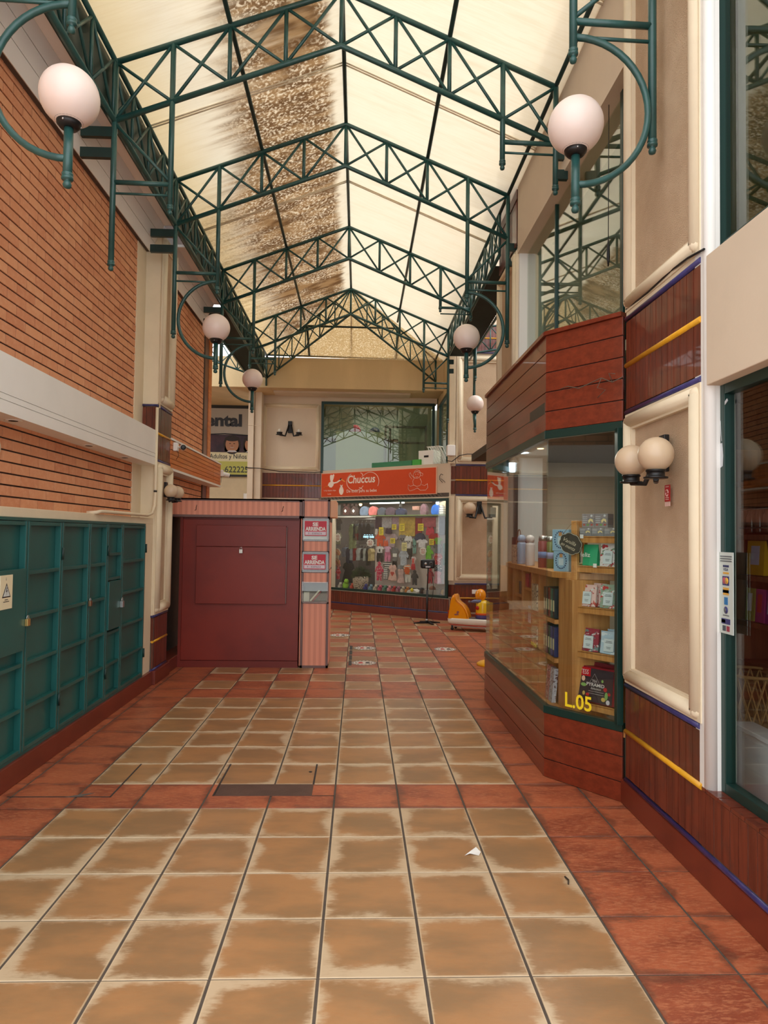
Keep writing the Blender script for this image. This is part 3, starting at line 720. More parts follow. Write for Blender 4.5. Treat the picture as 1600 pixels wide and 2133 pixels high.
mb = MB(); tri = [(4.368, 1.228), (4.472, 1.228), (4.42, 1.318)]; ti = [(4.38, 1.235), (4.46, 1.235), (4.42, 1.304)]
mb.prism(tri, (-2.2, 0, 0), Y3, Z3, X3*.001, 0); mb.prism(ti, (-2.1995, 0, 0), Y3, Z3, X3*.0012, 1)
mb.prism([(4.42, 1.292), (4.41, 1.262), (4.424, 1.266), (4.414, 1.24), (4.432, 1.274), (4.419, 1.27), (4.428, 1.29)], (-2.1988, 0, 0), Y3, Z3, X3*.001, 0)
mb.prism([(4.41, 1.335), (4.414, 1.335), (4.412, 1.355)], (-2.2, 0, 0), Y3, Z3, X3*.001, 0)
for z, y0, y1 in ((1.212, 4.40, 4.44), (1.2, 4.385, 4.455)): mb.box(-2.2, -2.199, y0, y1, z, z+.004, 0)
mb.build('symbol', [BLACK, M('pale_sticker_grey', (214, 220, 216), .5)], s_)
padlock((-2.205, 4.70, 1.015), .04, 'brass padlock hanging beside the plate with the sticker')
padlock((-2.205, 5.775, 1.035), .038, 'small bronze padlock on the middle cabinet doors', (150, 120, 90))
padlock((-2.196, 6.51, .95), .05, 'grey steel padlock on the small hatch plate', (170, 175, 175))
# conduit
mb = MB(); P = [(-2.2, 7.52, 3.0), (-2.2, 7.52, 2.05), (-2.2, 7.5, 1.93), (-2.2, 7.42, 1.85), (-2.205, 7.28, 1.825), (-2.21, 6.1, 1.822), (-2.21, 5.98, 1.82), (-2.225, 5.93, 1.81), (-2.3, 5.92, 1.805)]
mb.path(P, .016, 10); mb.build('conduit', CREAM, None, 'cream painted conduit pipe bending along the top of the green cabinets', 'pipe')
for y, z in ((7.52, 2.75), (7.52, 2.1)): pass
MB().path([(-2.185, 7.54, 4.95), (-2.185, 7.56, 3.0)], .009, 8).build('conduit', CREAM, None, 'thin cream cable duct running up the left column', 'pipe')
MB().lathe((-2.2, 7.52, 2.08), [(.018, 0), (.018, .02)], 12).build('pipe_clip', BLACK, None, 'black clip around the cream conduit on the column', 'clip')
for k, y in enumerate((4.62, 5.9, 6.8)):
    MB().lathe((-2.29, y, 2.371), [(.045, 0), (.055, .001), (.055, .004)], 20).lathe((-2.29, y, 2.370), [(.03, 0), (.03, .003)], 16, 1).build('downlight', [CREAM_W, DARK], None, '%s recessed downlight under the white band' % ('nearest', 'middle', 'farthest')[k], 'downlight', 'downlights under the white band')

# orange timber fascia with white edges over the far shop
root = thing('timber_fascia', (-2.29, 9.5, 2.37), 'orange timber slatted sign fascia with white edging behind the left column', 'fascia')
mb = MB()
for k in range(6):
    z0 = 2.405+k*.054
    for a, b in ((8.12, 10.46), (10.468, 11.0)): mb.box(-2.215, -2.2, a, b, z0, z0+.048)
    mb.box(-2.38, -2.2, 10.985, 11.0, z0, z0+.048)
mb.build('slats', ORANGE_WOOD, root)
MB().box(-2.38, -2.216, 8.12, 10.984, 2.385, 2.745).build('backing', M('fascia_backing', (40, 24, 16), .8), root)
MB().box(-2.38, -2.19, 8.12, 11.01, 2.73, 2.752).build('top_trim', WHITE, root); MB().box(-2.38, -2.19, 8.12, 11.01, 2.372, 2.40).build('bottom_trim', WHITE, root)
def camera_cctv(p, aim, label, wall):
    p = Vector(p); root = thing('security_camera', p, label, 'camera', 'security cameras'); a = Vector(aim).normalized()
    w = Vector(wall)
    MB().ob(p-w*.01-Z3*.05-w.cross(Z3)*.04, w*.05, w.cross(Z3)*.08, Z3*.1).build('junction_box', CREAM_W, root, bevel=.008)
    MB().path([p+w*.04, p+w*.08-Z3*.01, p+w*.09+a*.03], .012, 8).build('bracket', CREAM_W, root)
    c = p+w*.09+a*.03; MB().lathe(c, [(.028, -.02), (.034, 0), (.034, .09), (.03, .095)], 20, 0, a).build('body', CREAM_W, root)
    MB().lathe(c+a*.096, [(.03, 0), (.03, .01), (.016, .012)], 20, 0, a).build('lens', BLACK, root)
    MB().path([p+w*.03-Z3*.03, p+w*.05-Z3*.1, p+w*.02-Z3*.15], .003, 5).build('cable', BLACK, root)
camera_cctv((-2.19, 8.22, 2.66), (.35, -1, -.15), 'white security camera with black lens at the column end of the timber fascia', X3)
camera_cctv((-2.2, 11.01, 2.60), (1, .2, -.25), 'white security camera on the far end of the timber fascia', Y3)

# twin wall lamps
AMBER_GLOBE = NT('smoky_globe'); AMBER_GLOBE.base(lin((206, 182, 152))); AMBER_GLOBE.p.inputs['Roughness'].default_value = .3; AMBER_GLOBE.p.inputs['Subsurface Weight'].default_value = .25; AMBER_GLOBE.p.inputs['Subsurface Radius'].default_value = (.06, .05, .03); AMBER_GLOBE = AMBER_GLOBE.m
def twin_lamp(p, nrm, label, globes=(1, 1), r=.088, bulbs=False, s=1.0):
    """p on the wall, nrm out of it; two arms spread sideways"""
    p = Vector(p); n = Vector(nrm); sd = Z3.cross(n)
    root = thing('wall_lamp', p, label, 'wall lamp', 'two armed wall lamps')
    MB().ob(p-sd*.035*s-Z3*.10*s, sd*.07*s, n*.03, Z3*.2*s).build('back_plate', BLACK, root, bevel=.004)
    for k, sg in enumerate((-1, 1)):
        e = p+n*.13*s+sd*sg*.16*s-Z3*.15*s
        MB().path([p+n*.02+sd*sg*.02*s+Z3*.03*s, p+n*.05*s+sd*sg*.035*s-Z3*.04*s, p+n*.09*s+sd*sg*.07*s-Z3*.16*s, e], .014*s, 8).build('arm', BLACK, root)
        MB().lathe(e, [(.06*s, 0), (.062*s, .008), (.045*s, .01), (.045*s, .035*s), (.05*s, .036*s), (.05*s, .045*s)], 24).build('lamp_holder', BLACK, root)
        if globes[k]: MB().ball(e+Z3*(r+.035*s), r, 32).build('globe', AMBER_GLOBE, root)
        elif bulbs:
            MB().lathe(e+Z3*.04, [(.014, 0), (.015, .02), (.03, .045), (.034, .065), (.028, .085), (.006, .1)], 14).build('bulb', M('frosted_bulb', (236, 232, 220), .2), root)
twin_lamp((-2.2, 7.87, 2.13), (1, 0, 0), 'twin smoky globe lamp on the left column, above the red kiosk', r=.075, s=.85)
twin_lamp((-2.2, 3.69, 2.13), (1, 0, 0), 'twin globe lamp cut by the left edge of the picture', r=.09)
struct('trim_22', MB().box(-2.4, -2.2, 3.3, 3.95, 1.80, 4.9), CREAM)
twin_lamp((1.66, 3.66, 2.11), (-1, 0, 0), 'large twin smoky globe lamp on the right pilaster', r=.09)
twin_lamp((-1.58, 15.59, 4.06), (0, -1, 0), 'black two armed wall lamp with two bare bulbs, high on the back wall', (0, 0), bulbs=True, s=1.35)
twin_lamp((2.35, 13.40, 2.22), (0, -1, 0), 'black two armed wall lamp with one globe left, on the right pier', (1, 0), r=.12, s=1.35)

# ================================================================ KIOSK
OX = M('oxblood_board', (134, 38, 20), .42, 0, .14, 1.2, .03, 40, c2=(118, 30, 16)); OXD = M('dark_oxblood_board', (118, 32, 18), .45, 0, .1, 1.5)
MAUVE = M('mauve_brown_edging', (122, 92, 88), .5, 0, .1, 5)
def stripes(name, c1, c2, c3, per):
    t = NT(name); tc = t.n.new('ShaderNodeTexCoord'); so = t.n.new('ShaderNodeSeparateXYZ'); t.link(tc.outputs['Object'], so.inputs[0])
    k = t.math('ADD', so.outputs[0], so.outputs[1])
    f = t.math('GREATER_THAN', t.math('FRACT', t.math('DIVIDE', k, per)), .5); g = t.math('GREATER_THAN', t.math('FRACT', t.math('DIVIDE', k, per*.31)), .6)
    t.base(t.mix(t.math('MULTIPLY', g, .35), t.mix(f, lin(c1), lin(c2)), lin(c3))); t.p.inputs['Roughness'].default_value = .5; return t.m
PINKS = stripes('salmon_striped_laminate', (230, 152, 124), (214, 136, 110), (240, 176, 150), .068)
KY = 8.59
root = thing('kiosk', (-1.27, 8.95, 0), 'closed oxblood red market kiosk with salmon striped header', 'kiosk')
MB().box(-2.20, -.73, KY+.03, KY+.62, 0, 1.84).build('body', OXD, root)
MB().box(-2.20, -2.165, KY+.005, KY+.03, .0, 1.84).box(-2.165, -.73, KY+.005, KY+.03, 0, .08).build('plinth_board', OXD, root)
MB().box(-2.165, -.73, KY+.012, KY+.03, .085, 1.815).build('front_panel', OX, root, bevel=.003)
root2 = MB().box(-1.988, -.893, KY-.035, KY+.012, .782, 1.48).build('hatch_door', OX, root, bevel=.003)
MB().box(-1.99, -.893, KY-.04, KY+.012, 1.485, 1.744).build('hatch_top', OX, root, bevel=.003)
MB().box(-.892, -.88, KY-.03, KY+.0, .79, 1.73).build('edge_strip', MAUVE, root2)
MB().box(-1.45, -1.425, KY-.045, KY-.036, 1.44, 1.53).build('hasp', OX, root)
MB().box(-2.32, -.715, KY-.03, KY+.75, 1.845, 2.06).build('header', PINKS, root)
mb = MB()
for z in (1.842, 2.045): mb.box(-2.32, -.70, KY-.036, KY-.028, z, z+.03)
mb.box(-.735, -.70, KY-.036, KY-.028, 1.842, 2.075); mb.box(-2.33, -.70, KY-.036, KY+.76, 2.058, 2.075)
mb.build('header_edging', MAUVE, root)
for x in (-2.0, -.94): MB().path([(x+.006, KY-.04, 1.99), (x+.012, KY-.06, 1.985), (x, KY-.045, 1.96), (x, KY-.045, 1.93), (x-.012, KY-.06, 1.925)], .0035, 5).build('hook', BLACK, root)
# right hand display pillar
p_ = MB().box(-.70, -.36, KY+.12, KY+.56, 0, 2.08)
for z0, z1 in ((0, .03), (.79, .815), (1.045, 1.05), (1.17, 1.20), (1.415, 1.44), (1.56, 1.575), (1.83, 1.87), (2.06, 2.08)): p_.box(-.70, -.36, KY, KY+.12, z0, z1)
p_.box(-.70, -.675, KY, KY+.12, 0, 2.08).box(-.385, -.36, KY, KY+.12, 0, 2.08)
pl = p_.build('display_pillar', MAUVE, root)
mb = MB()
for z0, z1 in ((.03, .79), (1.05, 1.17), (1.44, 1.56), (1.87, 2.06)): mb.box(-.672, -.388, KY+.004, KY+.118, z0, z1)
mb.box(-.359, -.352, KY+.02, KY+.54, .05, 1.2); mb.box(-.359, -.352, KY+.02, KY+.54, 1.22, 1.8); mb.box(-.715, -.703, KY-.002, KY+.03, .03, 1.84)
mb.build('striped_panels', PINKS, pl)
MB().box(-.36, -.28, KY+.05, KY+.6, 1.86, 2.07).build('side_display', M('warm_side_case', (214, 150, 104), .4), pl, bevel=.004)
mb = MB().box(-.675, -.385, KY+.10, KY+.118, .815, 1.045).box(-.675, -.385, KY+.10, KY+.118, 1.2, 1.415).box(-.675, -.385, KY+.10, KY+.118, 1.575, 1.83)
mb.build('compartment_back', M('dim_grey_lining', (120, 112, 104), .7), pl)
for z0, z1 in ((.80, 1.06), (1.18, 1.43), (1.565, 1.845)): MB().box(-.69, -.37, KY-.012, KY-.006, z0, z1).build('acrylic_front', GLASS, pl)
padlock((-1.437, KY-.062, 1.405), .042, 'silver padlock on the kiosk hatch', (196, 190, 180), -Y3, X3)
def rent_sign(x0, z0, w, h, label):
    r_s = thing('rent_sign', (x0+w/2, KY-.016, z0), label, 'sign', 'for rent signs')
    MB().box(x0, x0+w, KY-.018, KY-.013, z0, z0+h).build('card', M('crimson_sign', (196, 6, 44), .45), r_s)
    MB().box(x0+.008, x0+w-.008, KY-.020, KY-.018, z0+.01, z0+h*.29).build('number_strip', M('pale_strip', (226, 208, 218), .5), r_s)
    mb = MB(); mb.text('SE', (x0+w*.36, KY-.0185, z0+h*.65), X3, Z3, w*.26, h*.26, .001, .04); mb.text('ARRIENDA', (x0+w*.04, KY-.0185, z0+h*.34), X3, Z3, w*.92, h*.27, .001, .04)
    mb.build('lettering', WHITE, r_s)
    MB().text('9 - 8389654', (x0+w*.16, KY-.0205, z0+h*.1), X3, Z3, w*.62, h*.13, .0006).build('handwriting', M('grey_ink', (120, 112, 124), .6), r_s)
MB().box(-.68, -.388, KY-.006, KY-.003, 1.585, 1.82).build('paper_sheet', M('white_crumpled_paper', (226, 226, 222), .8, 0, .1, 12, .3, 20), None, 'white paper sheet behind the upper rent sign', 'paper')
rent_sign(-.668, 1.628, .272, .185, 'upper red for rent sign on the kiosk pillar')
rent_sign(-.675, 1.215, .272, .185, 'lower red for rent sign on the kiosk pillar')
MB().box(-.60, -.41, KY+.02, KY+.08, 1.402, 1.412).build('paper_stack', M('bluish_paper', (200, 214, 216), .6), None, 'pale papers lying in the pillar compartment above the lower rent sign', 'paper') if False else None
MB().ob((-.58, KY+.02, .816), (.11, 0, .13), (-.014, 0, .012), (0, .06, 0)).build('book', M('cream_book', (222, 212, 190), .6), None, 'cream book leaning in the lowest kiosk compartment', 'book')
MB().ob((-.55, KY+.02, .816), (.10, 0, .12), (-.012, 0, .010), (0, .06, 0)).build('book', M('red_book', (150, 40, 40), .6), None, 'red edged book leaning beside the cream book in the kiosk', 'book')
MB().box(-.67, -.60, KY+.02, KY+.09, .816, .93).build('carton', M('pale_carton', (206, 204, 190), .6), None, 'pale carton at the left of the lowest kiosk compartment', 'box')

# ================================================================ FLOOR DETAILS
def disc(cx, cy, r, label):
    t = thing('floor_sticker', (cx, cy, .0), label, 'sticker', 'round floor stickers')
    MB().lathe((cx, cy, 0.0002), [(r, 0), (r, .0008)], 40, 0, Z3, False).build('ring', M('sticker_black', (40, 36, 36), .4), t)
    MB().lathe((cx, cy, .0011), [(r*.95, 0), (r*.95, .0004)], 40, 0, Z3, False).build('disc', M('sticker_white', (226, 216, 204), .4), t)
    mb = MB(); mb.lathe((cx, cy, .0016), [(r*.66, 0), (r*.66, .0002)], 32, 1, Z3, False); mb.lathe((cx, cy, .0019), [(r*.6, 0), (r*.6, .0002)], 32, 0, Z3, False)
    for k in range(18):
        a = 2*pi*k/18; o = Vector((cx+cos(a)*r*.8, cy+sin(a)*r*.8, .0016)); u = Vector((-sin(a), cos(a), 0)); mb.ob(o-u*.012, u*.024, Vector((cos(a), sin(a), 0))*.02, Z3*.0003, 1)
    for k, c in enumerate((2, 1)):
        x = cx-.07+k*.09; mb.prism([(0, 0), (.06, 0), (.06, .05), (.045, .11), (.015, .11), (0, .05)], (x, cy-.05, .0022), X3, Y3, Z3*.0004, c)
    mb.build('print', [M('sticker_white', (1, 1, 1)), M('sticker_ink', (60, 50, 50), .4), M('sticker_red', (190, 40, 40), .4)], t)
disc(-.28, 11.38, .17, 'round floor sticker beside the kiosk, farthest of the four')
disc(.115, 10.11, .165, 'round floor sticker behind the near one, next to the black strip')
disc(.09, 8.95, .165, 'round floor sticker nearest the viewer')
disc(1.285, 10.06, .165, 'round floor sticker alone on the right')
for k, y in enumerate((8.78, 9.17, 9.57, 9.97)):
    MB().box(-.105, -.065, y, y+.33, .0, .003).build('drain_strip', BLACK, None, '%s short black strip set along the floor joint' % ('nearest', 'second', 'third', 'farthest')[k], 'strip', 'black floor strips')
PATCH = M('dark_patch_cement', (96, 70, 60), .6, 0, .2, 8, .2, 60)
MB().box(-.886, -.272, 4.42, 4.622, -.0004, .0012).build('floor_patch', PATCH, None, 'dark rectangular cement patch in the red tile row', 'patch')
GL = M('dark_joint_line', (62, 52, 48), .9)
for segs, lb in (([(-.28, -.268, 4.62, 5.02), (-.895, -.883, 4.42, 5.02), (-.272, -.13, 4.418, 4.424)], 'cut joint lines around the dark floor patch'),
    ([(-2.15, -1.52, 4.40, 4.411), (-1.526, -1.515, 4.40, 5.02)], 'cut joint lines of the floor hatch near the green cabinets')):
    t = thing('floor_hatch', (segs[0][0], segs[0][2], 0), lb, 'floor hatch')
    for a, b, c, e in segs: MB().box(a, b, c, e, -.0002, .0012).build('joint_line', GL, t)
MB().prism([(-1.80, 4.395), (-1.70, 4.41), (-1.64, 4.47), (-1.72, 4.445)], (0, 0, .0008), X3, Y3, Z3*.0008).build('cement_smear', M('grey_cement', (104, 92, 84), .8), None, 'grey cement smear on the left floor hatch joint', 'smear')
MB().add([(.57, 3.60, .001), (.61, 3.63, .014), (.64, 3.66, .018), (.66, 3.63, .006), (.645, 3.60, .001), (.60, 3.612, .006), (.57, 3.60, .0), (.62, 3.645, .0)], [(0, 5, 1), (1, 5, 2), (2, 5, 3), (3, 5, 4), (0, 1, 7), (7, 1, 2)]).build('paper_scrap', WHITE, None, 'small crumpled white paper scrap on the ochre floor tiles', 'litter')
MB().path([(1.02, 3.30, .004), (1.03, 3.33, .008), (1.025, 3.37, .004)], .004, 6).build('twig', M('dark_twig', (60, 44, 30), .8), None, 'small dark twig near the right red border', 'litter')
MB().lathe((-.31, 4.86, 0), [(.012, 0), (.012, .0015)], 12).build('screw_cap', BLACK, None, 'small black screw cap in the ochre tile behind the patch', 'cap')
# yellow base peeping out beyond the bay
t = thing('floor_stand', (1.72, 8.86, 0), 'round yellow stand base peeping out behind the wooden bay', 'stand')
MB().lathe((1.72, 8.86, 0), [(.18, 0), (.18, .02), (.14, .045), (.05, .07), (.03, .09)], 32).build('base', M('yellow_plastic', (240, 176, 20), .35), t)
MB().tube((1.72, 8.86, .08), (1.72, 8.86, .8), .02, 12).build('pole', M('yellow_plastic', (1, 1, 1)), t)
# ================================================================ WOODEN BAY SHOP WINDOW
BA, BB, BC, BD = Vector((1.667, 4.303, 0)), Vector((1.302, 4.774, 0)), Vector((1.292, 6.976, 0)), Vector((1.72, 7.50, 0))
bay = thing('bay_window', (1.55, 5.9, 0), 'projecting mahogany boarded bay shop window marked L.05', 'bay window')
def seg(mb, a, b, z0, z1, t, mi=0, out=0):
    u = (b-a).normalized(); n = Vector((-u.y, u.x, 0))   # towards the passage for A->B->C order
    if n.x > 0: n = -n
    mb.ob(a+n*out+Z3*z0, b-a, -n*t, Z3*(z1-z0), mi); return mb
SEG = ((BA, BB), (BB, BC), (BC, BD))
def boards(zs, nm):
    mb = MB()
    for a, b in SEG:
        for z0, z1 in zip(zs, zs[1:]): seg(mb, a, b, z0+.003, z1-.003, .03)
        seg(mb, a, b, zs[0], zs[-1], .02, 1, -.012)
    return mb.build(nm, [BAY_WOOD, DARK], bay, bevel=.002)
boards((0, .125, .282, .437), 'lower_boards'); boards((2.395, 2.53, 2.667, 2.805, 2.945, 3.07), 'upper_boards')
mb = MB(); [seg(mb, a, b, 3.068, 3.095, .06, 0, .02) for a, b in SEG]; mb.build('top_moulding', BAY_WOOD, bay)
MB().prism([(p.x, p.y) for p in (BA, BB, BC, BD)], (.03, 0, 3.05), X3, Y3, Z3*.02).build('top_board', BAY_WOOD, bay)
mb = MB()
for a, b in SEG: seg(mb, a, b, .437, .487, .045, 0, .006); seg(mb, a, b, 2.338, 2.395, .045, 0, .006)
mb.ob((1.63, 4.29, .48), (.04, 0, 0), (0, .05, 0), Z3*1.87); mb.ob((1.69, 7.44, .48), (.04, 0, 0), (0, .05, 0), Z3*1.87)
mb.build('window_frame', FRAME, bay, bevel=.002)
for a, b in SEG: seg(MB(), a, b, .487, 2.338, .008, 0, -.012).build('glass_pane', GLASS, bay)
MB().prism([(p.x, p.y) for p in (BA, BB, BC, BD)], (.02, 0, .40), X3, Y3, Z3*.045).build('display_deck', PINE, bay)
u1 = (BA-BB).normalized(); w1 = Vector((-u1.y, u1.x, 0)); w1 = w1 if w1.x > 0 else -w1
def fp(s, z, dd=0): return BB+u1*s+w1*dd+Z3*z
MB().text('L.05', fp(.176, .515, -.006), u1, Z3, .205, .098, .001, .02).build('shop_number', M('yellow_vinyl', (244, 214, 40), .4), bay)
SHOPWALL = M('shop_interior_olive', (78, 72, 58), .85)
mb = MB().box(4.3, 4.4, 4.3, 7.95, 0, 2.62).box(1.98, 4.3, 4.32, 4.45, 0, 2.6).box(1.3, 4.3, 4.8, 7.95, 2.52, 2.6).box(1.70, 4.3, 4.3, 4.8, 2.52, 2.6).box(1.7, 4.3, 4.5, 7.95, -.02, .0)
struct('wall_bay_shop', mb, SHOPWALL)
EMI = M('cool_lamp_glow', (214, 236, 255), .4, emit=7); EMW = M('warm_lamp_glow', (255, 214, 150), .4, emit=5)
for k, (x, y, r, m, lb) in enumerate(((1.60, 5.47, .075, EMI, 'large round cool downlight nearest the bay corner'), (1.66, 6.95, .06, EMI, 'round cool downlight deeper in the bay'), (1.75, 6.6, .03, EMW, 'small warm downlight in the bay'))):
    t = thing('downlight', (x, y, 2.505), lb, 'downlight', 'downlights in the bay')
    MB().lathe((x, y, 2.508), [(r*1.2, 0), (r*1.2, .012)], 28).build('rim', WHITE, t); MB().lathe((x, y, 2.503), [(r, 0), (r, .005)], 28).build('diffuser', m, t)
t = thing('tube_lamp', (1.63, 7.3, 2.33), 'short glowing bulb hanging at the far end of the bay', 'lamp')
MB().lathe((1.63, 7.3, 2.44), [(.07, 0), (.05, .03), (.02, .08)], 20).build('shade', STEEL, t); MB().lathe((1.63, 7.3, 2.34), [(.03, 0), (.035, .02), (.035, .1)], 16).build('bulb', EMI, t)
def arealamp(name, loc, sx, sy, power, col, rot=(0, 0, 0)):
    L = bpy.data.lights.new(name, 'AREA'); L.shape = 'RECTANGLE'; L.size = sx; L.size_y = sy; L.energy = power; L.color = col
    o = bpy.data.objects.new(name, L); o.location = loc; o.rotation_euler = rot; COL.objects.link(o); return o
arealamp('bay_shop_light', (2.3, 6.0, 2.5), 1.2, 2.2, 13, (1, .93, .82))
# ladder shelf
ls = thing('ladder_shelf', fp(.36, .445, .2), 'light pine ladder shelf standing behind the L.05 pane', 'shelf')
for s0 in (.158, .505):
    MB().ob(fp(s0, .445, .08), u1*.048, w1*.03, Z3*1.32).build('post', PINE, ls, bevel=.003)
    MB().ob(fp(s0+.008, .445, .42), u1*.03, w1*.03, Z3*1.32-w1*.26).build('rear_leg', PINE, ls)
for zt_ in (1.66, 1.46, 1.185, .886, .545):
    MB().ob(fp(.206, zt_-.045, .085), u1*.30, w1*.02, Z3*.045).ob(fp(.206, zt_-.014, .085), u1*.30, w1*.16, Z3*.012).build('shelf', PINE, ls, bevel=.002)
# packets and boxes on it
def pouch_mat(name, bgc, c1, c2, sc=26):
    if name in MATS: return MATS[name]
    t = NT(name); v = t.obj(); a = t.noise(v, sc, 2, .5); b = t.noise(t.obj((1, 1, 1.4)), sc*1.4, 2, .5)
    c = t.mix(t.smooth(a, .56, .6), lin(bgc), lin(c1)); c = t.mix(t.smooth(b, .6, .64), c, lin(c2)); t.base(c); t.p.inputs['Roughness'].default_value = .35
    MATS[name] = t.m; return t.m
def pouch(s0, z0, w, h, mat, label, dd=.11, lab=True, tilt=.02, gusset=.035):
    o = fp(s0, z0, dd); root = thing('tea_pouch', o+u1*w/2, label, 'pouch', 'tea pouches on the ladder shelf')
    vs = []; rows = ((0, 1, gusset), (.15, 1, gusset), (.6, .97, gusset*.7), (.9, 1.0, .006), (1, 1.02, .004))
    for (f, ww, dp) in rows:
        a = o+Z3*h*f+w1*tilt*f+u1*(w*(1-ww)/2); vs += [a, a+u1*w*.5*ww-w1*dp*.25, a+u1*w*ww, a+u1*w*ww+w1*dp, a+w1*dp]
    fs = [(i*5+k, i*5+(k+1) % 5, (i+1)*5+(k+1) % 5, (i+1)*5+k) for i in range(4) for k in range(5)]+[(4, 3, 2, 1, 0), (20, 21, 22, 23, 24)]
    MB().add(vs, fs).build('bag', mat, root)
    if lab:
        q = o+u1*w*.24+Z3*h*.12-w1*(gusset*.25+.003)+w1*tilt*.1
        MB().ob(q, u1*w*.52, -w1*.002, Z3*h*.56+w1*tilt*.56).build('paper_label', M('pale_blue_label', (206, 218, 220), .5), root)
        g = q-w1*.0025; mb = MB()
        for k, (ww, zz) in enumerate(((.30, .44), (.36, .38), (.24, .18), (.2, .12))): mb.ob(g+u1*w*(.26-ww/2)+Z3*h*zz+w1*tilt*zz, u1*w*ww, -w1*.001, Z3*h*.018)
        mb.build('print', M('label_ink', (96, 92, 96), .5), root)
P1 = pouch_mat('white_cherry_pouch', (222, 218, 216), (176, 40, 52), (120, 150, 120)); P2 = pouch_mat('pink_leaf_pouch', (224, 190, 182), (186, 84, 74), (210, 214, 210))
P3 = pouch_mat('green_fruit_pouch', (150, 170, 150), (196, 70, 70), (224, 226, 222)); P4 = pouch_mat('red_berry_pouch', (150, 52, 66), (110, 130, 130), (206, 190, 190)); P5 = pouch_mat('pale_blue_wave_pouch', (178, 200, 214), (150, 180, 200), (214, 224, 228), 14)
gp = M('mint_green_pouch', (52, 164, 112), .4)
pouch(.228, 1.462, .112, .142, gp, 'mint green pouch lettered feliz on the second shelf', lab=False)
MB().text('feliz', fp(.222, 1.52, .095), u1, Z3, .078, .030, .001, .01).build('pouch_lettering', M('cream_print', (226, 232, 220), .5), None, 'cream feliz lettering on the mint green pouch', 'lettering')
pouch(.362, 1.462, .128, .15, P1, 'white pouch with cherries beside the mint green one'); pouch(.205, 1.187, .125, .145, P2, 'pink leaf patterned pouch in front on the third shelf'); pouch(.25, 1.187, .125, .155, P2, 'pink leaf patterned pouch behind on the third shelf', .155, False)
pouch(.362, 1.187, .135, .155, P3, 'green pouch with red fruit on the third shelf'); pouch(.210, .888, .140, .15, P4, 'red berry pouch on the fourth shelf'); pouch(.365, .888, .14, .145, P5, 'pale blue striped pouch on the fourth shelf')
pouch(.385, .888, .125, .155, P5, 'pale blue pouch behind the front striped one', .155, False)
GB = M('grey_tea_box', (136, 134, 136), .45, 0, .1, 20); GBs = M('lilac_grey_box_side', (150, 150, 162), .45)
k = 0
for s0, z0, w, h, lb in ((.213, 1.662, .092, .056, 'left grey tea box in the bottom row'), (.307, 1.662, .092, .056, 'middle grey tea box in the bottom row'), (.401, 1.662, .092, .056, 'right grey tea box in the bottom row'), (.231, 1.719, .098, .092, 'left grey tea box stacked on top'), (.331, 1.719, .098, .092, 'right grey tea box stacked on top')):
    o = fp(s0, z0, .10); t = thing('tea_box', o, lb+' of the ladder shelf', 'box', 'grey tea boxes on the ladder shelf')
    MB().ob(o, u1*w, w1*.07, Z3*h).build('carton', GB, t, bevel=.001); mb = MB()
    mb.prism([(.55, .3), (.7, .5), (.9, .35), (.86, .6), (.66, .66), (.5, .5)], o-w1*.001, u1*w, Z3*h, -w1*.0006, 0)
    for a in range(4): mb.ob(o+u1*w*.06+Z3*h*(.35+.14*a)-w1*.001, u1*w*.38, -w1*.0006, Z3*h*.035, 1)
    mb.prism([(.7, .78), (.82, .78), (.86, .88), (.76, .95), (.68, .88)], o-w1*.001, u1*w, Z3*h, -w1*.0006, 1)
    if h > .08:
        for a, c in enumerate((2, 3, 2)): mb.prism([(.08+.3*a, .14), (.24+.3*a, .12), (.28+.3*a, .24), (.14+.3*a, .28)], o-w1*.001, u1*w, Z3*h, -w1*.0006, c)
    mb.build('print', [M('ginger_print', (222, 206, 150), .5), M('pale_print', (200, 204, 208), .5), M('red_print', (170, 80, 70), .5), M('leaf_print', (110, 160, 80), .5)], t)
# chalkboard tag hanging from the post
t = thing('chalkboard_tag', fp(.18, 1.53, .05), 'dark scalloped chalkboard tag hanging on the ladder shelf post', 'tag')
pts = []
for k in range(48):
    a = 2*pi*k/48; rr = 1+.09*abs(sin(4*a)); x, z = cos(a)*.088*rr, sin(a)*.068*rr; pts.append((x*cos(.35)+z*sin(.35), -x*sin(.35)+z*cos(.35)))
MB().prism(pts, fp(.178, 1.607, .045), u1, Z3, w1*.006).build('board', M('chalkboard', (66, 58, 48), .7), t)
MB().path([fp(.178+p[0]*.97, 1.607+p[1]*.97, .043) for p in pts], .0016, 5, closed=True).build('white_border', M('chalk_line', (206, 196, 170), .7), t)
ux = (u1*cos(.38)-Z3*sin(.38)); uz = (u1*sin(.38)+Z3*cos(.38))
MB().text('Vanilla', fp(.120, 1.628, .0445), ux, uz, .105, .026, .0008, 0, sh=.4).text('en menta', fp(.098, 1.600, .0445), ux, uz, .12, .020, .0008, 0, sh=.4).build('chalk_writing', M('chalk_line', (1, 1, 1)), t)
MB().path([fp(.10, 1.66, .05), fp(.165, 1.745, .075), fp(.20, 1.76, .078), fp(.225, 1.7, .07), fp(.245, 1.655, .05)], .0016, 5).build('string', M('jute', (150, 120, 80), .9), t)
for s0, z0, lb in ((.232, 1.645, 'white price tag on the top ladder shelf edge'), (.335, 1.452, 'white price tag on the second ladder shelf edge')): MB().ob(fp(s0, z0, .078), u1*.026, -w1*.002, Z3*.026).build('price_tag', WHITE, None, lb, 'price tag', 'price tags')
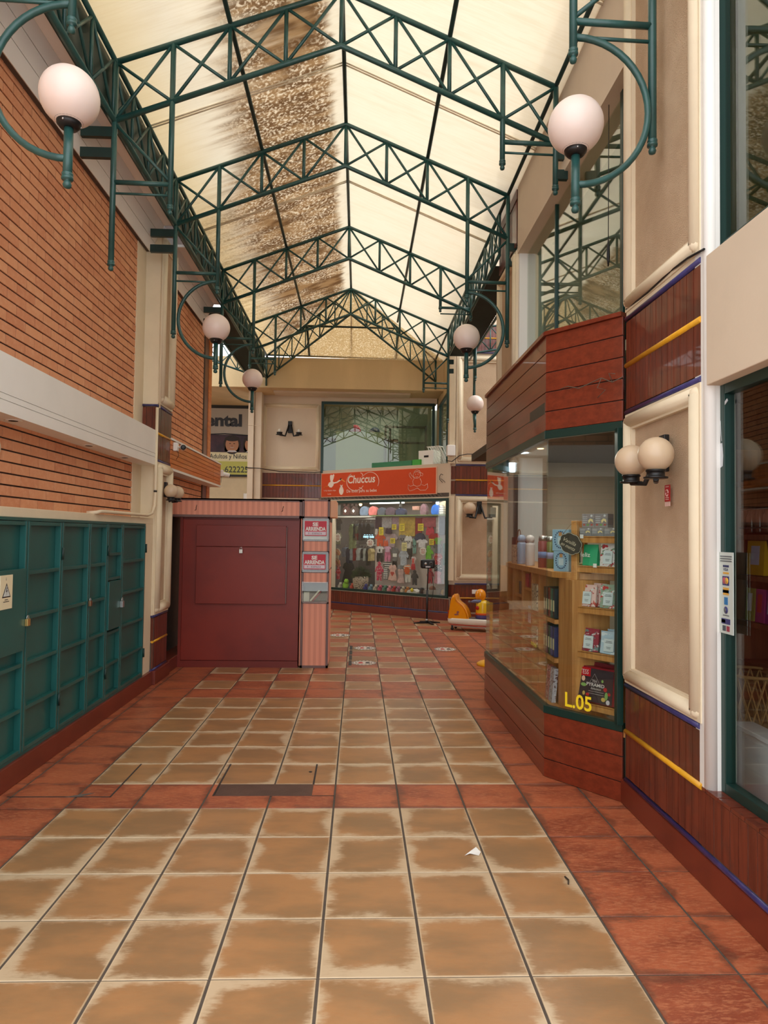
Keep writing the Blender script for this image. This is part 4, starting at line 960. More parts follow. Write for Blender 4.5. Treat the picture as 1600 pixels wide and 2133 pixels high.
# pyramid tea box
t = thing('tea_gift_box', fp(.35, .55, .12), 'large dark red and black pyramid tea gift box on the bottom shelf', 'box')
o = fp(.20, .552, .085); T_ = Z3*.232+w1*.03; ub = (u1+Z3*0).normalized()
MB().ob(o+w1*.004, u1*.285, w1*.05, T_).build('lid', M('wine_red_box', (128, 16, 32), .4), t, bevel=.002)
MB().ob(o+w1*.06+u1*.02, u1*.285, w1*.03, T_*1.1).build('second_box', M('wine_red_box', (1, 1, 1)), t)
f = lambda a, b, e=.001: o+u1*a+T_*(b/.232)-w1*e
MB().ob(f(.006, .006, -.002), u1*.262, -w1*.002, T_*.93).build('front_print', M('charcoal_print', (50, 46, 52), .4), t)
MB().ob(f(.002, .168, .001), u1*.095, -w1*.001, T_*.24).build('logo_patch', M('logo_red', (186, 14, 30), .4), t)
tn = T_.normalized()
mb = MB(); mb.text('TESS', f(.016, .180, .0025), u1, tn, .066, .030, .0004, 0, 0); mb.text('TEA', f(.112, .135, .001), u1, tn, .038, .016, .0004); mb.text('PYRAMID', f(.072, .108, .001), u1, tn, .135, .022, .0004, .02); mb.text('Selection', f(.105, .088, .001), u1, tn, .078, .014, .0004, 0, sh=.4)
mb.path([f(.095, .13), f(.128, .19), f(.165, .135)], .0009, 4); mb.ob(f(.09, .075), u1*.115, -w1*.0005, tn*.0015); mb.ob(f(.09, .060), u1*.115, -w1*.0005, tn*.0015)
mb.build('lettering', M('white_print', (214, 208, 204), .5), t)
mb = MB()
for (a, b, ra, rb, c) in ((.045, .15, .014, .018, 0), (.05, .11, .022, .012, 1), (.215, .10, .014, .014, 2), (.225, .06, .012, .026, 1), (.205, .035, .016, .014, 3), (.085, .05, .014, .011, 2), (.055, .055, .010, .014, 3), (.245, .075, .011, .011, 2), (.24, .022, .014, .016, 4), (.19, .15, .008, .01, 1)):
    mb.prism([(cos(2*pi*k/10)*ra, sin(2*pi*k/10)*rb) for k in range(10)], f(a, b, .0012), u1, tn, -w1*.0006, c)
mb.build('fruit_print', [M('peach_print', (226, 184, 160), .5), M('lime_print', (126, 170, 90), .5), M('berry_print', (180, 30, 40), .5), M('gold_print', (200, 170, 90), .5), M('lychee_print', (214, 208, 216), .5)], t)

# long pine shelf unit behind the side pane
su = thing('shelf_unit', (1.6, 5.7, .445), 'long pine shelf unit with pigeonholes behind the side pane of the bay', 'shelf')
MB().prism([(1.40, 4.95), (1.52, 4.70), (1.75, 4.62), (1.80, 7.0), (1.56, 6.98), (1.42, 6.6)], (0, 0, 1.36), X3, Y3, Z3*.045).build('top_board', PINE, su, bevel=.003)
for y, w in ((4.66, .32), (5.40, .05), (5.62, .05), (5.95, .05), (6.28, .08), (6.9, .05)): MB().box(1.43 if y > 5 else 1.46, 1.72, y, y+w, .445, 1.36).build('upright', PINE, su, bevel=.002)
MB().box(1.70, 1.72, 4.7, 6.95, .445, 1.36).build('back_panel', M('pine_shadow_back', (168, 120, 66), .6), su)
for z in (1.02, .74): MB().box(1.43, 1.70, 4.98, 6.9, z, z+.03).build('shelf', PINE, su)
for k, (y, z) in enumerate(((5.66, 1.2), (5.99, 1.12), (5.45, 1.22), (5.66, .9))): MB().box(1.43, 1.70, y, y+.26 if y > 5.5 else y+.17, z, z+.022).build('shelf', PINE, su)
def bottle(x, y, z, r, h, cols, label, kind='flask'):
    t = thing('bottle', (x, y, z), label, 'bottle', 'bottles on the long pine shelf')
    if kind == 'flask':
        MB().lathe((x, y, z), [(r*.96, 0), (r, .006), (r, h*.66), (r*.92, h*.72), (r*.6, h*.75)], 28).build('body', cols[0], t)
        MB().lathe((x, y, z+h*.75), [(r*.6, 0), (r*.85, h*.03), (r*.95, h*.1), (r*.9, h*.17), (r*.5, h*.235), (.003, h*.25)], 28).build('cap', cols[0], t)
        MB().lathe((x, y, z+h*.745), [(r*.72, 0), (r*.72, .008)], 24).build('ring', STEEL, t)
    else:
        MB().lathe((x, y, z), [(r, 0), (r, h*.8), (r*.8, h*.84), (r*.8, h*.86)], 28).build('body', cols[0], t)
        MB().lathe((x, y, z+h*.83), [(r*.82, 0), (r*.82, h*.17)], 24).build('cap', STEEL, t)
        MB().lathe((x, y, z+h*.3), [(r*1.02, 0), (r*1.02, h*.2)], 28).build('band', cols[1], t)
bl = M('powder_blue_flask', (142, 158, 184), .4); wf = M('white_flask', (206, 198, 196), .4)
bottle(1.47, 6.17, 1.405, .040, .265, (bl,), 'powder blue round capped flask'); bottle(1.47, 5.86, 1.405, .040, .262, (wf,), 'white round capped flask beside the blue one')
bottle(1.49, 5.52, 1.405, .040, .255, (M('rose_bottle', (150, 80, 78), .25), M('blue_band', (110, 140, 190), .5)), 'rose coloured bottle with steel cap', 'b'); bottle(1.52, 5.40, 1.405, .034, .25, (M('olive_bottle', (120, 122, 70), .25), M('lilac_band', (150, 150, 190), .5)), 'olive bottle with steel cap behind the rose one', 'b')
bottle(1.62, 6.02, 1.405, .038, .26, (M('pink_flask', (196, 120, 130), .4),), 'pink round capped flask behind the white one')
for x, y, w, dp, h, c, lb in ((1.50, 5.16, .05, .10, .2, (20, 130, 50), 'bright green box next to the bottles'), (1.47, 5.02, .06, .09, .17, (40, 120, 200), 'bright blue box under the pale one'), (1.53, 4.98, .09, .04, .29, (24, 24, 28), 'black box standing behind the green one'), (1.60, 5.24, .08, .1, .26, (190, 170, 130), 'cream box at the back of the shelf')):
    MB().box(x, x+w, y, y+dp, 1.405, 1.405+h).build('carton', M('carton_%d_%d' % (c[0], c[2]), c, .4), None, lb, 'box', bevel=.002)
def ornate(s_o, z, w, h, label):
    t = thing('biscuit_box', s_o+Z3*z, label, 'box', 'pale blue ornate boxes'); o = Vector(s_o)+Z3*z
    MB().ob(o, u1*w, w1*.07, Z3*h).build('carton', M('pale_blue_carton', (150, 184, 208), .45), t, bevel=.001)
    mb = MB(); c = o+u1*w/2+Z3*h*.52-w1*.001
    for k in range(20): a = 2*pi*k/20; mb.prism([(cos(2*pi*j/6)*.006, sin(2*pi*j/6)*.006) for j in range(6)], c+u1*cos(a)*w*.34+Z3*sin(a)*h*.38, u1, Z3, -w1*.0006, 0)
    mb.prism([(cos(2*pi*j/8)*w*.14*(1 if j % 2 else .7), sin(2*pi*j/8)*w*.14*(1 if j % 2 else .7)) for j in range(8)], c+Z3*h*.26, u1, Z3, -w1*.0008, 1)
    mb.ob(c-u1*w*.16-Z3*h*.22, u1*w*.32, -w1*.0006, Z3*h*.34, 2); mb.build('ornament', [M('navy_print', (52, 64, 96), .5), M('amber_print', (190, 140, 90), .5), M('ice_print', (196, 214, 222), .5)], t)
q0 = Vector((1.425, 4.99, 0))
ornate(q0, 1.405, .13, .145, 'lower pale blue ornate box in the stack by the bay corner'); ornate(q0-u1*.012, 1.552, .14, .155, 'upper pale blue ornate box in the stack by the bay corner')
MB().lathe((1.585, 4.80, 1.405), [(.05, 0), (.052, .004), (.052, .03), (.05, .034), (.05, .062), (.052, .066)], 28).build('gold_tin', M('gold_striped_tin', (186, 178, 130), .35, .4), None, 'small pale gold round tin beside the ladder shelf', 'tin')
# spotted gift bag, dark handbag, patterned packs and books in the pigeonholes
def bag(o, u, w, h, dp, mat, label, name='gift_bag', hcol=(120, 84, 60), grp=None):
    o, u = Vector(o), Vector(u); n = Z3.cross(u); t = thing(name, o+u*w/2, label, 'bag', grp)
    vs = []
    for f, k in ((0, .86), (.1, .95), (.8, 1.0), (1, .96)):
        a = o+Z3*h*f+u*w*(1-k)/2; vs += [a, a+u*w*k*.5-n*dp*.25, a+u*w*k, a+u*w*k+n*dp, a+u*w*.5*k+n*dp*1.1, a+n*dp]
    MB().add(vs, [(i*6+j, i*6+(j+1) % 6, (i+1)*6+(j+1) % 6, (i+1)*6+j) for i in range(3) for j in range(6)]+[(5, 4, 3, 2, 1, 0), (18, 19, 20, 21, 22, 23)]).build('body', mat, t)
    c = o+u*w/2+Z3*h+n*dp*.4; MB().path([c+u*cos(pi-pi*k/10)*w*.22+Z3*sin(pi*k/10)*h*.32 for k in range(11)], .005, 6).build('handle', M('handle_%d' % hcol[0], hcol, .7), t)
    return t
bag((1.44, 6.45, 1.405), -Y3, .22, .17, .08, pouch_mat('leopard_bag', (206, 176, 150), (60, 40, 34), (120, 84, 66), 60), 'small leopard spotted gift bag on the pine shelf')
bag((1.55, 6.93, 1.405), -Y3, .3, .24, .1, M('maroon_bag', (84, 48, 54), .7, 0, .4, 20), 'dark maroon patterned handbag at the far end of the bay')
LEO = pouch_mat('black_white_floral', (206, 198, 168), (40, 38, 36), (120, 110, 80), 55)
for z, lb in ((1.14, 'upper floral paper packet in the middle pigeonhole'), (.80, 'lower floral paper packet in the middle pigeonhole')): MB().box(1.42, 1.46, 5.44, 5.60, z-.08 if z > 1 else z, z+.13).build('paper_packet', LEO, None, lb, 'packet')
MB().box(1.415, 1.42, 5.44, 5.60, .775, .80).build('price_card', M('yellow_card', (236, 220, 60), .5), None, 'yellow price card below the lower floral packet', 'card')
bk = [(44, 78, 60), (30, 44, 40), (120, 48, 40), (60, 96, 80), (34, 34, 40)]; bk2 = [(96, 110, 90), (90, 40, 60), (70, 80, 60), (80, 76, 120), (50, 46, 90)]
for row, (zz, cs, nm) in enumerate(((1.055, bk, 'upper'), (.775, bk2, 'lower'))):
    for k, c in enumerate(cs):
        t = thing('slim_packet', (1.45, 5.30-k*.062, zz), '%s slim packet from the bay corner in the %s pigeonhole' % (('fifth', 'fourth', 'third', 'second', 'first')[k], nm), 'packet', 'slim packets in a row')
        MB().box(1.44, 1.58, 5.265-k*.062, 5.31-k*.062, zz, zz+.215).build('carton', M('slim_%d_%d' % (row, k), c, .4), t, bevel=.001)
        MB().box(1.4385, 1.44, 5.27-k*.062, 5.305-k*.062, zz+.05, zz+.13).build('label_patch', M('cream_label', (206, 198, 160), .5), t)
for y, z, c, lb in ((5.70, 1.225, (120, 24, 44), 'crimson packet with a tag in the far pigeonhole'), (5.82, 1.225, (170, 50, 60), 'red packet beside the crimson one'), (5.72, .93, (196, 190, 200), 'lilac carton low in the far pigeonhole'), (5.83, .93, (176, 110, 60), 'orange carton low in the far pigeonhole'), (6.05, 1.145, (60, 70, 66), 'dark floral tin in the last pigeonhole')): MB().box(1.44, 1.52, y, y+.085, z, z+(.11 if c[0] != 196 else .14)).build('packet', M('pk_%d' % c[0], c, .4), None, lb, 'packet', bevel=.002)
for k, (y, c, lb) in enumerate(((5.10, (176, 170, 176), 'silver grey pouch leaning in the lowest corner compartment'), (5.2, (186, 120, 110), 'pink patterned pouch leaning in the lowest corner compartment'))):
    MB().ob((1.42, y, .447), (.0, -.09, .0), (.03, 0, .0), (.03, .03, .24)).build('leaning_pouch', pouch_mat('lean_%d' % k, c, (90, 60, 60), (214, 210, 210), 40), None, lb, 'pouch')
arealamp('bay_display_light', (1.48, 5.6, 2.49), .3, 1.4, 12, (1, .92, .8))

# ================================================================ NEAR SHOP BEHIND THE RIGHT WINDOW
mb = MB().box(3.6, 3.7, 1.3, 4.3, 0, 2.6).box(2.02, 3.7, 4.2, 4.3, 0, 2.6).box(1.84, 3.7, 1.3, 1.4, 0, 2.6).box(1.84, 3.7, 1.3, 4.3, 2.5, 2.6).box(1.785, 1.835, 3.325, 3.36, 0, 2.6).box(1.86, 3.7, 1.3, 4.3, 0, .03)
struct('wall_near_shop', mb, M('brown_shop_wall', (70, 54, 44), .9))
MB().box(1.789, 1.84, 3.30, 3.32, .48, 2.4).build('inner_jamb', M('pale_jamb', (200, 204, 190), .7), None, 'pale vertical inner jamb at the edge of the near shop window', 'blind')  # pale end face of the inside wall, the inner jamb of the window
DW = wood('dark_shop_wood', (130, 84, 54), (98, 60, 38), 2, .5, .1)
t = thing('wall_shelf', (2.3, 3.9, .03), 'dark wooden wall shelf with packets inside the near right shop', 'shelf')
for y in (3.63, 4.12): MB().box(2.3, 2.62, y, y+.035, .035, 2.2).build('upright', DW, t)
for z in (.62, .93, 1.17, 1.44, 1.68, 2.0): MB().box(2.3, 2.62, 3.665, 4.12, z-.03, z).build('shelf', DW, t)
def packet(y, z, w, h, c, label, lab=None, x=2.31):
    t = thing('coffee_packet', (x, y+w/2, z), label, 'packet', 'packets on the dark shelf')
    MB().add([(x, y, z), (x, y+w, z), (x+.05, y+w, z), (x+.05, y, z), (x+.01, y-.002, z+h), (x+.01, y+w+.002, z+h), (x+.02, y+w, z+h), (x+.02, y, z+h)], [(0, 3, 2, 1), (4, 5, 6, 7), (0, 1, 5, 4), (1, 2, 6, 5), (2, 3, 7, 6), (3, 0, 4, 7)]).build('bag', M('packet_%d_%d' % (c[0], c[1]), c, .4), t)
    if lab: MB().ob((x-.001, y+w*.25, z+h*.3), (0, w*.5, 0), (.001, 0, 0), (.007, 0, h*.55)).build('label_patch', M('packet_label_%d' % lab[0], lab, .5), t)
packet(3.86, 1.445, .17, .20, (196, 150, 24), 'mustard yellow packet with lilac label', (176, 172, 196))
packet(3.96, 1.175, .085, .19, (150, 150, 70), 'olive green packet on the middle shelf', (190, 190, 200)); packet(3.86, 1.175, .085, .19, (170, 60, 120), 'magenta packet on the middle shelf', (196, 60, 60)); packet(3.76, 1.175, .085, .19, (130, 40, 110), 'purple packet on the middle shelf', (190, 180, 190))
t = thing('wicker_basket', (2.18, 3.74, .62), 'woven wicker basket in the near right shop', 'basket')
mb = MB(); WK = M('wicker', (150, 112, 64), .8)
for k in range(22):
    for sg in (-1, 1):
        a = 2*pi*k/22; mb.path([(2.18+cos(a+sg*.5*f)*.17*(1-.25*f*f), 3.74+sin(a+sg*.5*f)*.17*(1-.25*f*f), .92-.3*f) for f in (0, .25, .5, .75, 1)], .004, 5)
mb.path([(2.18+cos(2*pi*k/32)*.172, 3.74+sin(2*pi*k/32)*.172, .92) for k in range(32)], .009, 6, closed=True); mb.lathe((2.18, 3.74, .62), [(.12, 0), (.125, .01)], 24); mb.build('weave', WK, t)
MB().box(2.12, 2.4, 3.3, 3.86, .55, .6).box(2.14, 2.17, 3.8, 3.84, .035, .55).build('side_table', DW, None, 'low dark table carrying the wicker basket', 'table')
MB().box(2.0, 2.1, 3.2, 3.62, .03, .66).box(1.99, 2.11, 3.19, 3.63, .66, .685).build('white_carton', M('white_fridge', (206, 206, 210), .5), None, 'white cabinet low behind the near window', 'cabinet', bevel=.004)
t = thing('jar_rack', (2.3, 3.9, 1.70), 'glass jars in a wire rack on the dark shelf', 'rack')
for k in range(5): MB().lathe((2.36, 3.72+k*.085, 1.69), [(.03, 0), (.032, .01), (.032, .10), (.02, .12), (.022, .15)], 14).build('jar', M('brown_jar', (96, 60, 44), .15), t)
MB().path([(2.31, 3.68, 1.83), (2.31, 4.1, 1.83)], .004, 6).path([(2.31, 3.68, 1.72), (2.31, 4.1, 1.72)], .004, 6).build('wire', STEEL, t)
t = thing('card_sticker', (1.728, 3.18, 1.21), 'tall pale sticker listing accepted payment cards on the near window', 'sticker')
MB().box(1.722, 1.726, 3.115, 3.235, 1.21, 1.59).build('sheet', M('pale_sticker', (196, 206, 200), .5), t)
Cs = [(30, 40, 90), (186, 60, 90), (210, 160, 60), (60, 130, 190), (20, 110, 170), (50, 50, 110), (150, 50, 70), (60, 70, 80)]
mb = MB(); MS = [M('card_%d' % i, c, .4) for i, c in enumerate(Cs)]+[M('sticker_text', (90, 96, 100), .5)]
def cb(y0, y1, z0, z1, m): mb.box(1.7205, 1.722, y0, y1, z0, z1, m)
for k in range(3): cb(3.125, 3.225, 1.568-k*.011, 1.573-k*.011, 8)
cb(3.15, 3.2, 1.52, 1.53, 0); mb.text('VISA', (1.7215, 3.198, 1.503), -Y3, Z3, .044, .013, .001, .02, 0); cb(3.15, 3.2, 1.488, 1.497, 2)
cb(3.148, 3.205, 1.435, 1.478, 5); mb.lathe((1.7200, 3.187, 1.457), [(.016, 0), (.016, .0006)], 16, 1, -X3); mb.lathe((1.7195, 3.166, 1.457), [(.016, 0), (.016, .0006)], 16, 2, -X3)
cb(3.15, 3.2, 1.39, 1.425, 2); cb(3.148, 3.203, 1.40, 1.414, 3); cb(3.16, 3.19, 1.345, 1.38, 4); mb.lathe((1.7205, 3.175, 1.32), [(.017, 0), (.017, .0008)], 16, 5, -X3); mb.lathe((1.7197, 3.18, 1.32), [(.009, 0), (.009, .0006)], 16, 8, -X3)
cb(3.15, 3.2, 1.293, 1.297, 8); cb(3.14, 3.215, 1.255, 1.28, 5); cb(3.18, 3.215, 1.26, 1.275, 6); cb(3.145, 3.17, 1.222, 1.247, 6); cb(3.178, 3.205, 1.222, 1.247, 7)
mb.build('card_marks', MS, t)
mb = MB(); mb.ob((1.735, 3.235, 2.27), (0, -.06, .035), (0, .006, .012), (-.003, 0, 0)); mb.ob((1.735, 3.245, 2.22), (0, -.03, .02), (0, -.012, .03), (-.003, 0, 0), 1); mb.path([(1.733, 3.235, 2.22), (1.733, 3.23, 2.15), (1.733, 3.225, 2.12)], .004, 5)
mb.prism([(0, 0), (.03, .01), (.034, .06), (.026, .12), (.01, .12), (-.002, .06)], (1.733, 3.245, 1.99), -Y3, Z3, -X3*.004)
mb.build('paper_decoration', [M('silver_paper', (196, 202, 206), .4), M('peach_paper', (216, 150, 120), .5)], None, 'torn silver and peach paper decoration in the near window corner', 'decoration')
t = thing('warning_sticker', (1.668, 3.65, 1.80), 'small red sticker with a white emblem below the twin lamp', 'sticker')
MB().box(1.660, 1.664, 3.625, 3.685, 1.85, 1.94).build('red_field', M('sticker_crimson', (176, 20, 30), .4), t)
mb = MB().box(1.661, 1.664, 3.625, 3.685, 1.825, 1.848); mb.path([(1.659, 3.655+cos(a)*.014, 1.90+sin(a)*.014) for a in (.4, 1.2, 2, 2.8, 3.6)], .003, 5); mb.path([(1.659, 3.655-cos(a)*.014, 1.893-sin(a)*.014) for a in (.4, 1.2, 2, 2.8, 3.6)], .003, 5)
for z in (1.928, 1.87, 1.86): mb.box(1.6595, 1.66, 3.635, 3.675, z, z+.004)
mb.build('emblem', M('sticker_pink', (226, 190, 180), .5), t)
MB().path([(1.64, 4.22, 2.66), (1.6, 4.3, 2.64), (1.55, 4.36, 2.68), (1.5, 4.42, 2.66), (1.45, 4.5, 2.64), (1.40, 4.58, 2.67), (1.36, 4.62, 2.66)], .0035, 5).path([(1.55, 4.36, 2.68), (1.53, 4.38, 2.62), (1.57, 4.34, 2.60), (1.54, 4.4, 2.56)], .003, 5).path([(1.6, 4.3, 2.64), (1.58, 4.31, 2.70), (1.61, 4.28, 2.69)], .003, 5).build('loose_wire', M('rusty_wire', (96, 80, 66), .7), None, 'curled loose wires on the right upper tile band', 'wire')
MB().path([(1.72, 4.70, 4.75), (1.72, 4.705, 3.75)], .003, 5).lathe((1.72, 4.705, 3.55), [(.004, 0), (.012, .06), (.01, .14), (.003, .2)], 10).build('plumb_line', BLACK, None, 'thin cord with a weight hanging before the upper window', 'cord')
MB().path([(XR-.005, 4.24, 3.09), (XR-.012, 3.9, 3.078), (XR-.012, 3.6, 3.09), (XR-.02, 3.4, 3.075), (XR-.01, 3.25, 3.06)], .006, 6).build('black_cable', BLACK, None, 'black cable running along the top of the right tile band', 'cable')

arealamp('upper_room_right_fill', (3.0, 6.0, 5.0), 1.2, 3.0, 10, (1, .97, .88))  # added fill light, brightens the room behind the upper right window
# ================================================================ BABY CLOTHES SHOP
GARM="""1.332,1.786,1.519,2.04|towel|60,25,60|0.30|dark purple baby towel hung at the left of the pinned wall
1.507,1.802,1.776,2.031|towel|200,195,205|0.30|pale grey printed baby blanket beside the purple towel
1.745,1.788,1.955,2.031|towel|205,170,195|0.32|lilac pink printed blanket between grey and yellow ones
1.966,1.633,2.381,2.035|towel|225,190,85|0.30|large yellow blanket hung high in the middle of the window
2.38,1.653,2.545,2.02|towel|165,15,45|0.31|crimson blanket between the yellow and the pink ones
2.554,1.822,2.894,2.025|towel|205,110,125|0.30|salmon pink towel near the top right of the window
2.898,1.704,2.974,2.025|towel|225,220,225|0.30|narrow white towel beside the salmon pink one
2.978,1.674,3.114,2.024|towel|120,130,150|0.30|blue grey towel in the top right corner
1.352,1.404,1.626,1.74|romper|225,85,35|0.27|bright orange hooded romper with animal head
1.467,1.39,1.963,1.695|shirt|200,175,185|0.29|wide pink and white printed baby top
1.597,1.409,1.723,1.544|hat|225,85,30|0.25|small orange knitted hat under the printed top
1.635,1.677,1.813,1.803|hat|55,20,55|0.26|dark purple knitted hat below the grey blanket
1.971,1.447,2.196,1.666|shirt|140,135,140|0.27|grey animal face jumper left of the panda top
2.149,1.377,2.351,1.645|shirt|225,222,220|0.25|white baby top with a panda face
2.342,1.271,2.44,1.585|pants|120,175,165|0.27|mint green trousers right of the panda top
2.383,1.546,2.673,1.709|cap|25,35,75|0.26|navy blue folded cap shaped garment
2.447,1.403,2.736,1.574|shirt|215,210,215|0.25|white baby vest below the navy garment
2.667,1.656,2.88,1.837|hat|215,60,85|0.27|pink and red hat below the salmon towel
2.733,1.462,3.006,1.704|shirt|185,25,30|0.27|red baby jumper behind yellow paper
2.88,1.472,3.081,1.616|shirt|115,165,40|0.25|olive green folded top on the right
2.865,1.293,3.091,1.49|shirt|110,110,115|0.25|plain grey folded top below the green one
2.868,1.062,3.093,1.299|shirt|185,15,35|0.25|red dotted jumper on the right side
2.896,0.922,3.087,1.07|shorts|20,22,45|0.25|navy shorts below the red dotted jumper
2.89,0.684,3.08,0.952|dress|215,150,165|0.25|pale pink dress at the right end
3.084,1.055,3.139,1.499|pants|80,130,120|0.27|teal trousers at the far right edge
1.394,1.262,1.611,1.409|shirt|225,222,222|0.25|white top with a black figure
1.397,1.072,1.609,1.271|pants|18,18,20|0.25|black baby trousers under the white top
1.613,1.283,1.807,1.413|shirt|225,175,205|0.25|pale pink top over pink trousers
1.609,1.087,1.801,1.3|pants|225,130,170|0.26|bubblegum pink trousers under the pale top
1.812,1.102,2.006,1.394|shirt|115,115,118|0.25|grey jumper with a white label
1.815,0.961,1.957,1.121|pants|15,15,18|0.27|short black trousers under the grey jumper
2.002,1.015,2.262,1.33|shirt|190,200,215|0.25|pale blue printed jacket in the middle
2.183,1.152,2.357,1.386|pants|12,12,14|0.26|black trousers under the panda top
1.977,0.937,2.147,1.028|shorts|140,145,150|0.26|grey shorts under the pale blue jacket
1.578,0.921,1.82,1.094|shirt|60,65,75|0.26|black and white striped top
1.591,0.702,1.725,0.942|pants|150,150,158|0.26|grey leggings under the striped top
1.388,0.669,1.61,1.079|romper|215,25,85|0.24|magenta pink hooded romper with dots
1.744,0.687,1.971,1.03|dress|235,190,180|0.24|white dress with a coral heart
1.962,0.643,2.157,0.952|dress|215,180,175|0.26|pale rose dress in the middle low
2.128,0.836,2.332,1.043|shirt|230,140,90|0.25|white and orange striped top with a lion
2.152,0.668,2.336,0.875|pants|220,215,210|0.26|white leggings under the orange striped top
2.306,1.057,2.443,1.213|shirt|225,205,205|0.26|white top with a red figure
2.331,0.936,2.44,1.077|hat|185,20,40|0.24|red knitted hat above the dark dungarees
2.328,0.624,2.508,0.936|romper|60,58,62|0.25|dark grey dungarees low on the right
2.649,1.114,2.878,1.449|romper|120,195,55|0.24|lime green dinosaur romper
2.721,0.675,2.886,0.996|romper|170,20,45|0.25|crimson and white romper behind the stand
0.07,1.344,0.197,1.68|shirt|60,135,135|0.28|teal printed shirt at the left end
0.188,1.422,0.403,1.698|shirt|150,150,125|0.27|khaki shirt at the left end
0.094,1.061,0.385,1.343|shirt|205,190,165|0.26|cream top with a rainbow
0.087,0.927,0.382,1.07|shorts|215,140,125|0.27|coral shorts below the rainbow top
0.101,0.678,0.24,0.942|romper|85,145,125|0.26|green printed romper low on the left
0.246,0.636,0.394,0.931|romper|200,30,60|0.26|red romper with white spots low on the left
0.155,1.747,0.392,2.013|shirt|95,92,95|0.30|dark grey shirt high on the left
0.27,0.562,0.652,1.026|dress|22,22,28|0.45|long black dress on the left rack side
1.34,1.658,1.418,1.786|hat|230,225,220|0.28|tiny white bonnet beside the orange romper
"""
RACK="""0.408,1.316,0.55,1.887|side|150,165,120|.62|sage green long shirt on the upper rail
0.533,1.586,0.614,1.896|side|30,35,45|.62|dark navy coat on the upper rail
0.6,1.52,0.669,1.846|side|110,115,95|.62|olive shirt on the upper rail
0.589,1.528,0.683,1.688|side|150,25,35|.62|red vest hanging on the upper rail
0.686,1.521,0.796,1.904|side|45,40,48|.62|charcoal coat on the upper rail
0.812,1.589,0.902,1.904|side|25,28,38|.62|black coat on the upper rail
0.918,1.591,1.049,1.904|side|20,22,30|.62|rightmost black coat on the upper rail
0.201,1.142,0.352,1.356|side|140,150,175|.62|pale blue shirt first on the lower rail
0.327,0.943,0.44,1.35|side|50,55,90|.62|dark blue dungarees on the lower rail
0.441,1.065,0.538,1.335|side|160,175,185|.62|ice blue shirt on the lower rail
0.537,1.06,0.624,1.345|side|150,20,30|.62|red shirt on the lower rail
0.629,1.071,0.764,1.349|side|190,195,195|.62|white shirt on the lower rail
0.768,1.125,0.827,1.342|side|30,30,36|.62|black shirt on the lower rail
0.828,1.061,0.912,1.344|side|180,185,180|.62|off white shirt on the lower rail
0.919,0.965,0.964,1.353|side|25,25,25|.62|long black top on the lower rail
0.969,1.066,1.079,1.347|side|190,170,120|.62|sand coloured shirt last on the lower rail
"""
BAGS="""0.413,2.089,0.583,2.286|bag|70,35,30|.35|dark brown teddy backpack with white tag
0.651,2.088,0.818,2.283|bag|60,40,35|.35|brown teddy backpack second from the left
0.906,2.078,1.152,2.278|bag|95,110,130|.35|blue grey quilted bag on the top shelf
1.155,2.076,1.386,2.274|bag|190,100,95|.35|coral pink quilted bag on the top shelf
1.4,2.074,1.607,2.247|bag|65,68,80|.35|slate quilted bag on the top shelf
1.62,2.073,1.872,2.244|bag|70,50,65|.35|plum coloured bag on the top shelf
1.884,2.079,2.141,2.224|bag|35,40,70|.35|navy bag in the middle of the top shelf
2.517,2.074,2.678,2.308|bag|120,85,95|.35|mauve patterned backpack on the top shelf
2.789,2.08,2.983,2.288|bag|40,100,190|.35|bright blue backpack on the top shelf
2.985,2.078,3.089,2.271|bag|150,150,145|.35|black and white zigzag bag at the shelf end
2.321,2.176,2.496,2.258|box|165,120,105|.35|pink framed box on the top shelf
"""
YEL=[(1.487, 1.643, 1.607, 1.817), (1.835, 1.768, 1.949, 1.88), (2.032, 1.742, 2.163, 1.896), (2.5, 1.745, 2.64, 1.896), (1.795, 1.475, 1.919, 1.586), (2.784, 1.463, 2.895, 1.584), (2.095, 1.327, 2.225, 1.498)]
WHT=[(0.249, 1.484, 0.431, 1.681), (1.164, 1.392, 1.374, 1.563), (2.557, 1.248, 2.735, 1.417)]
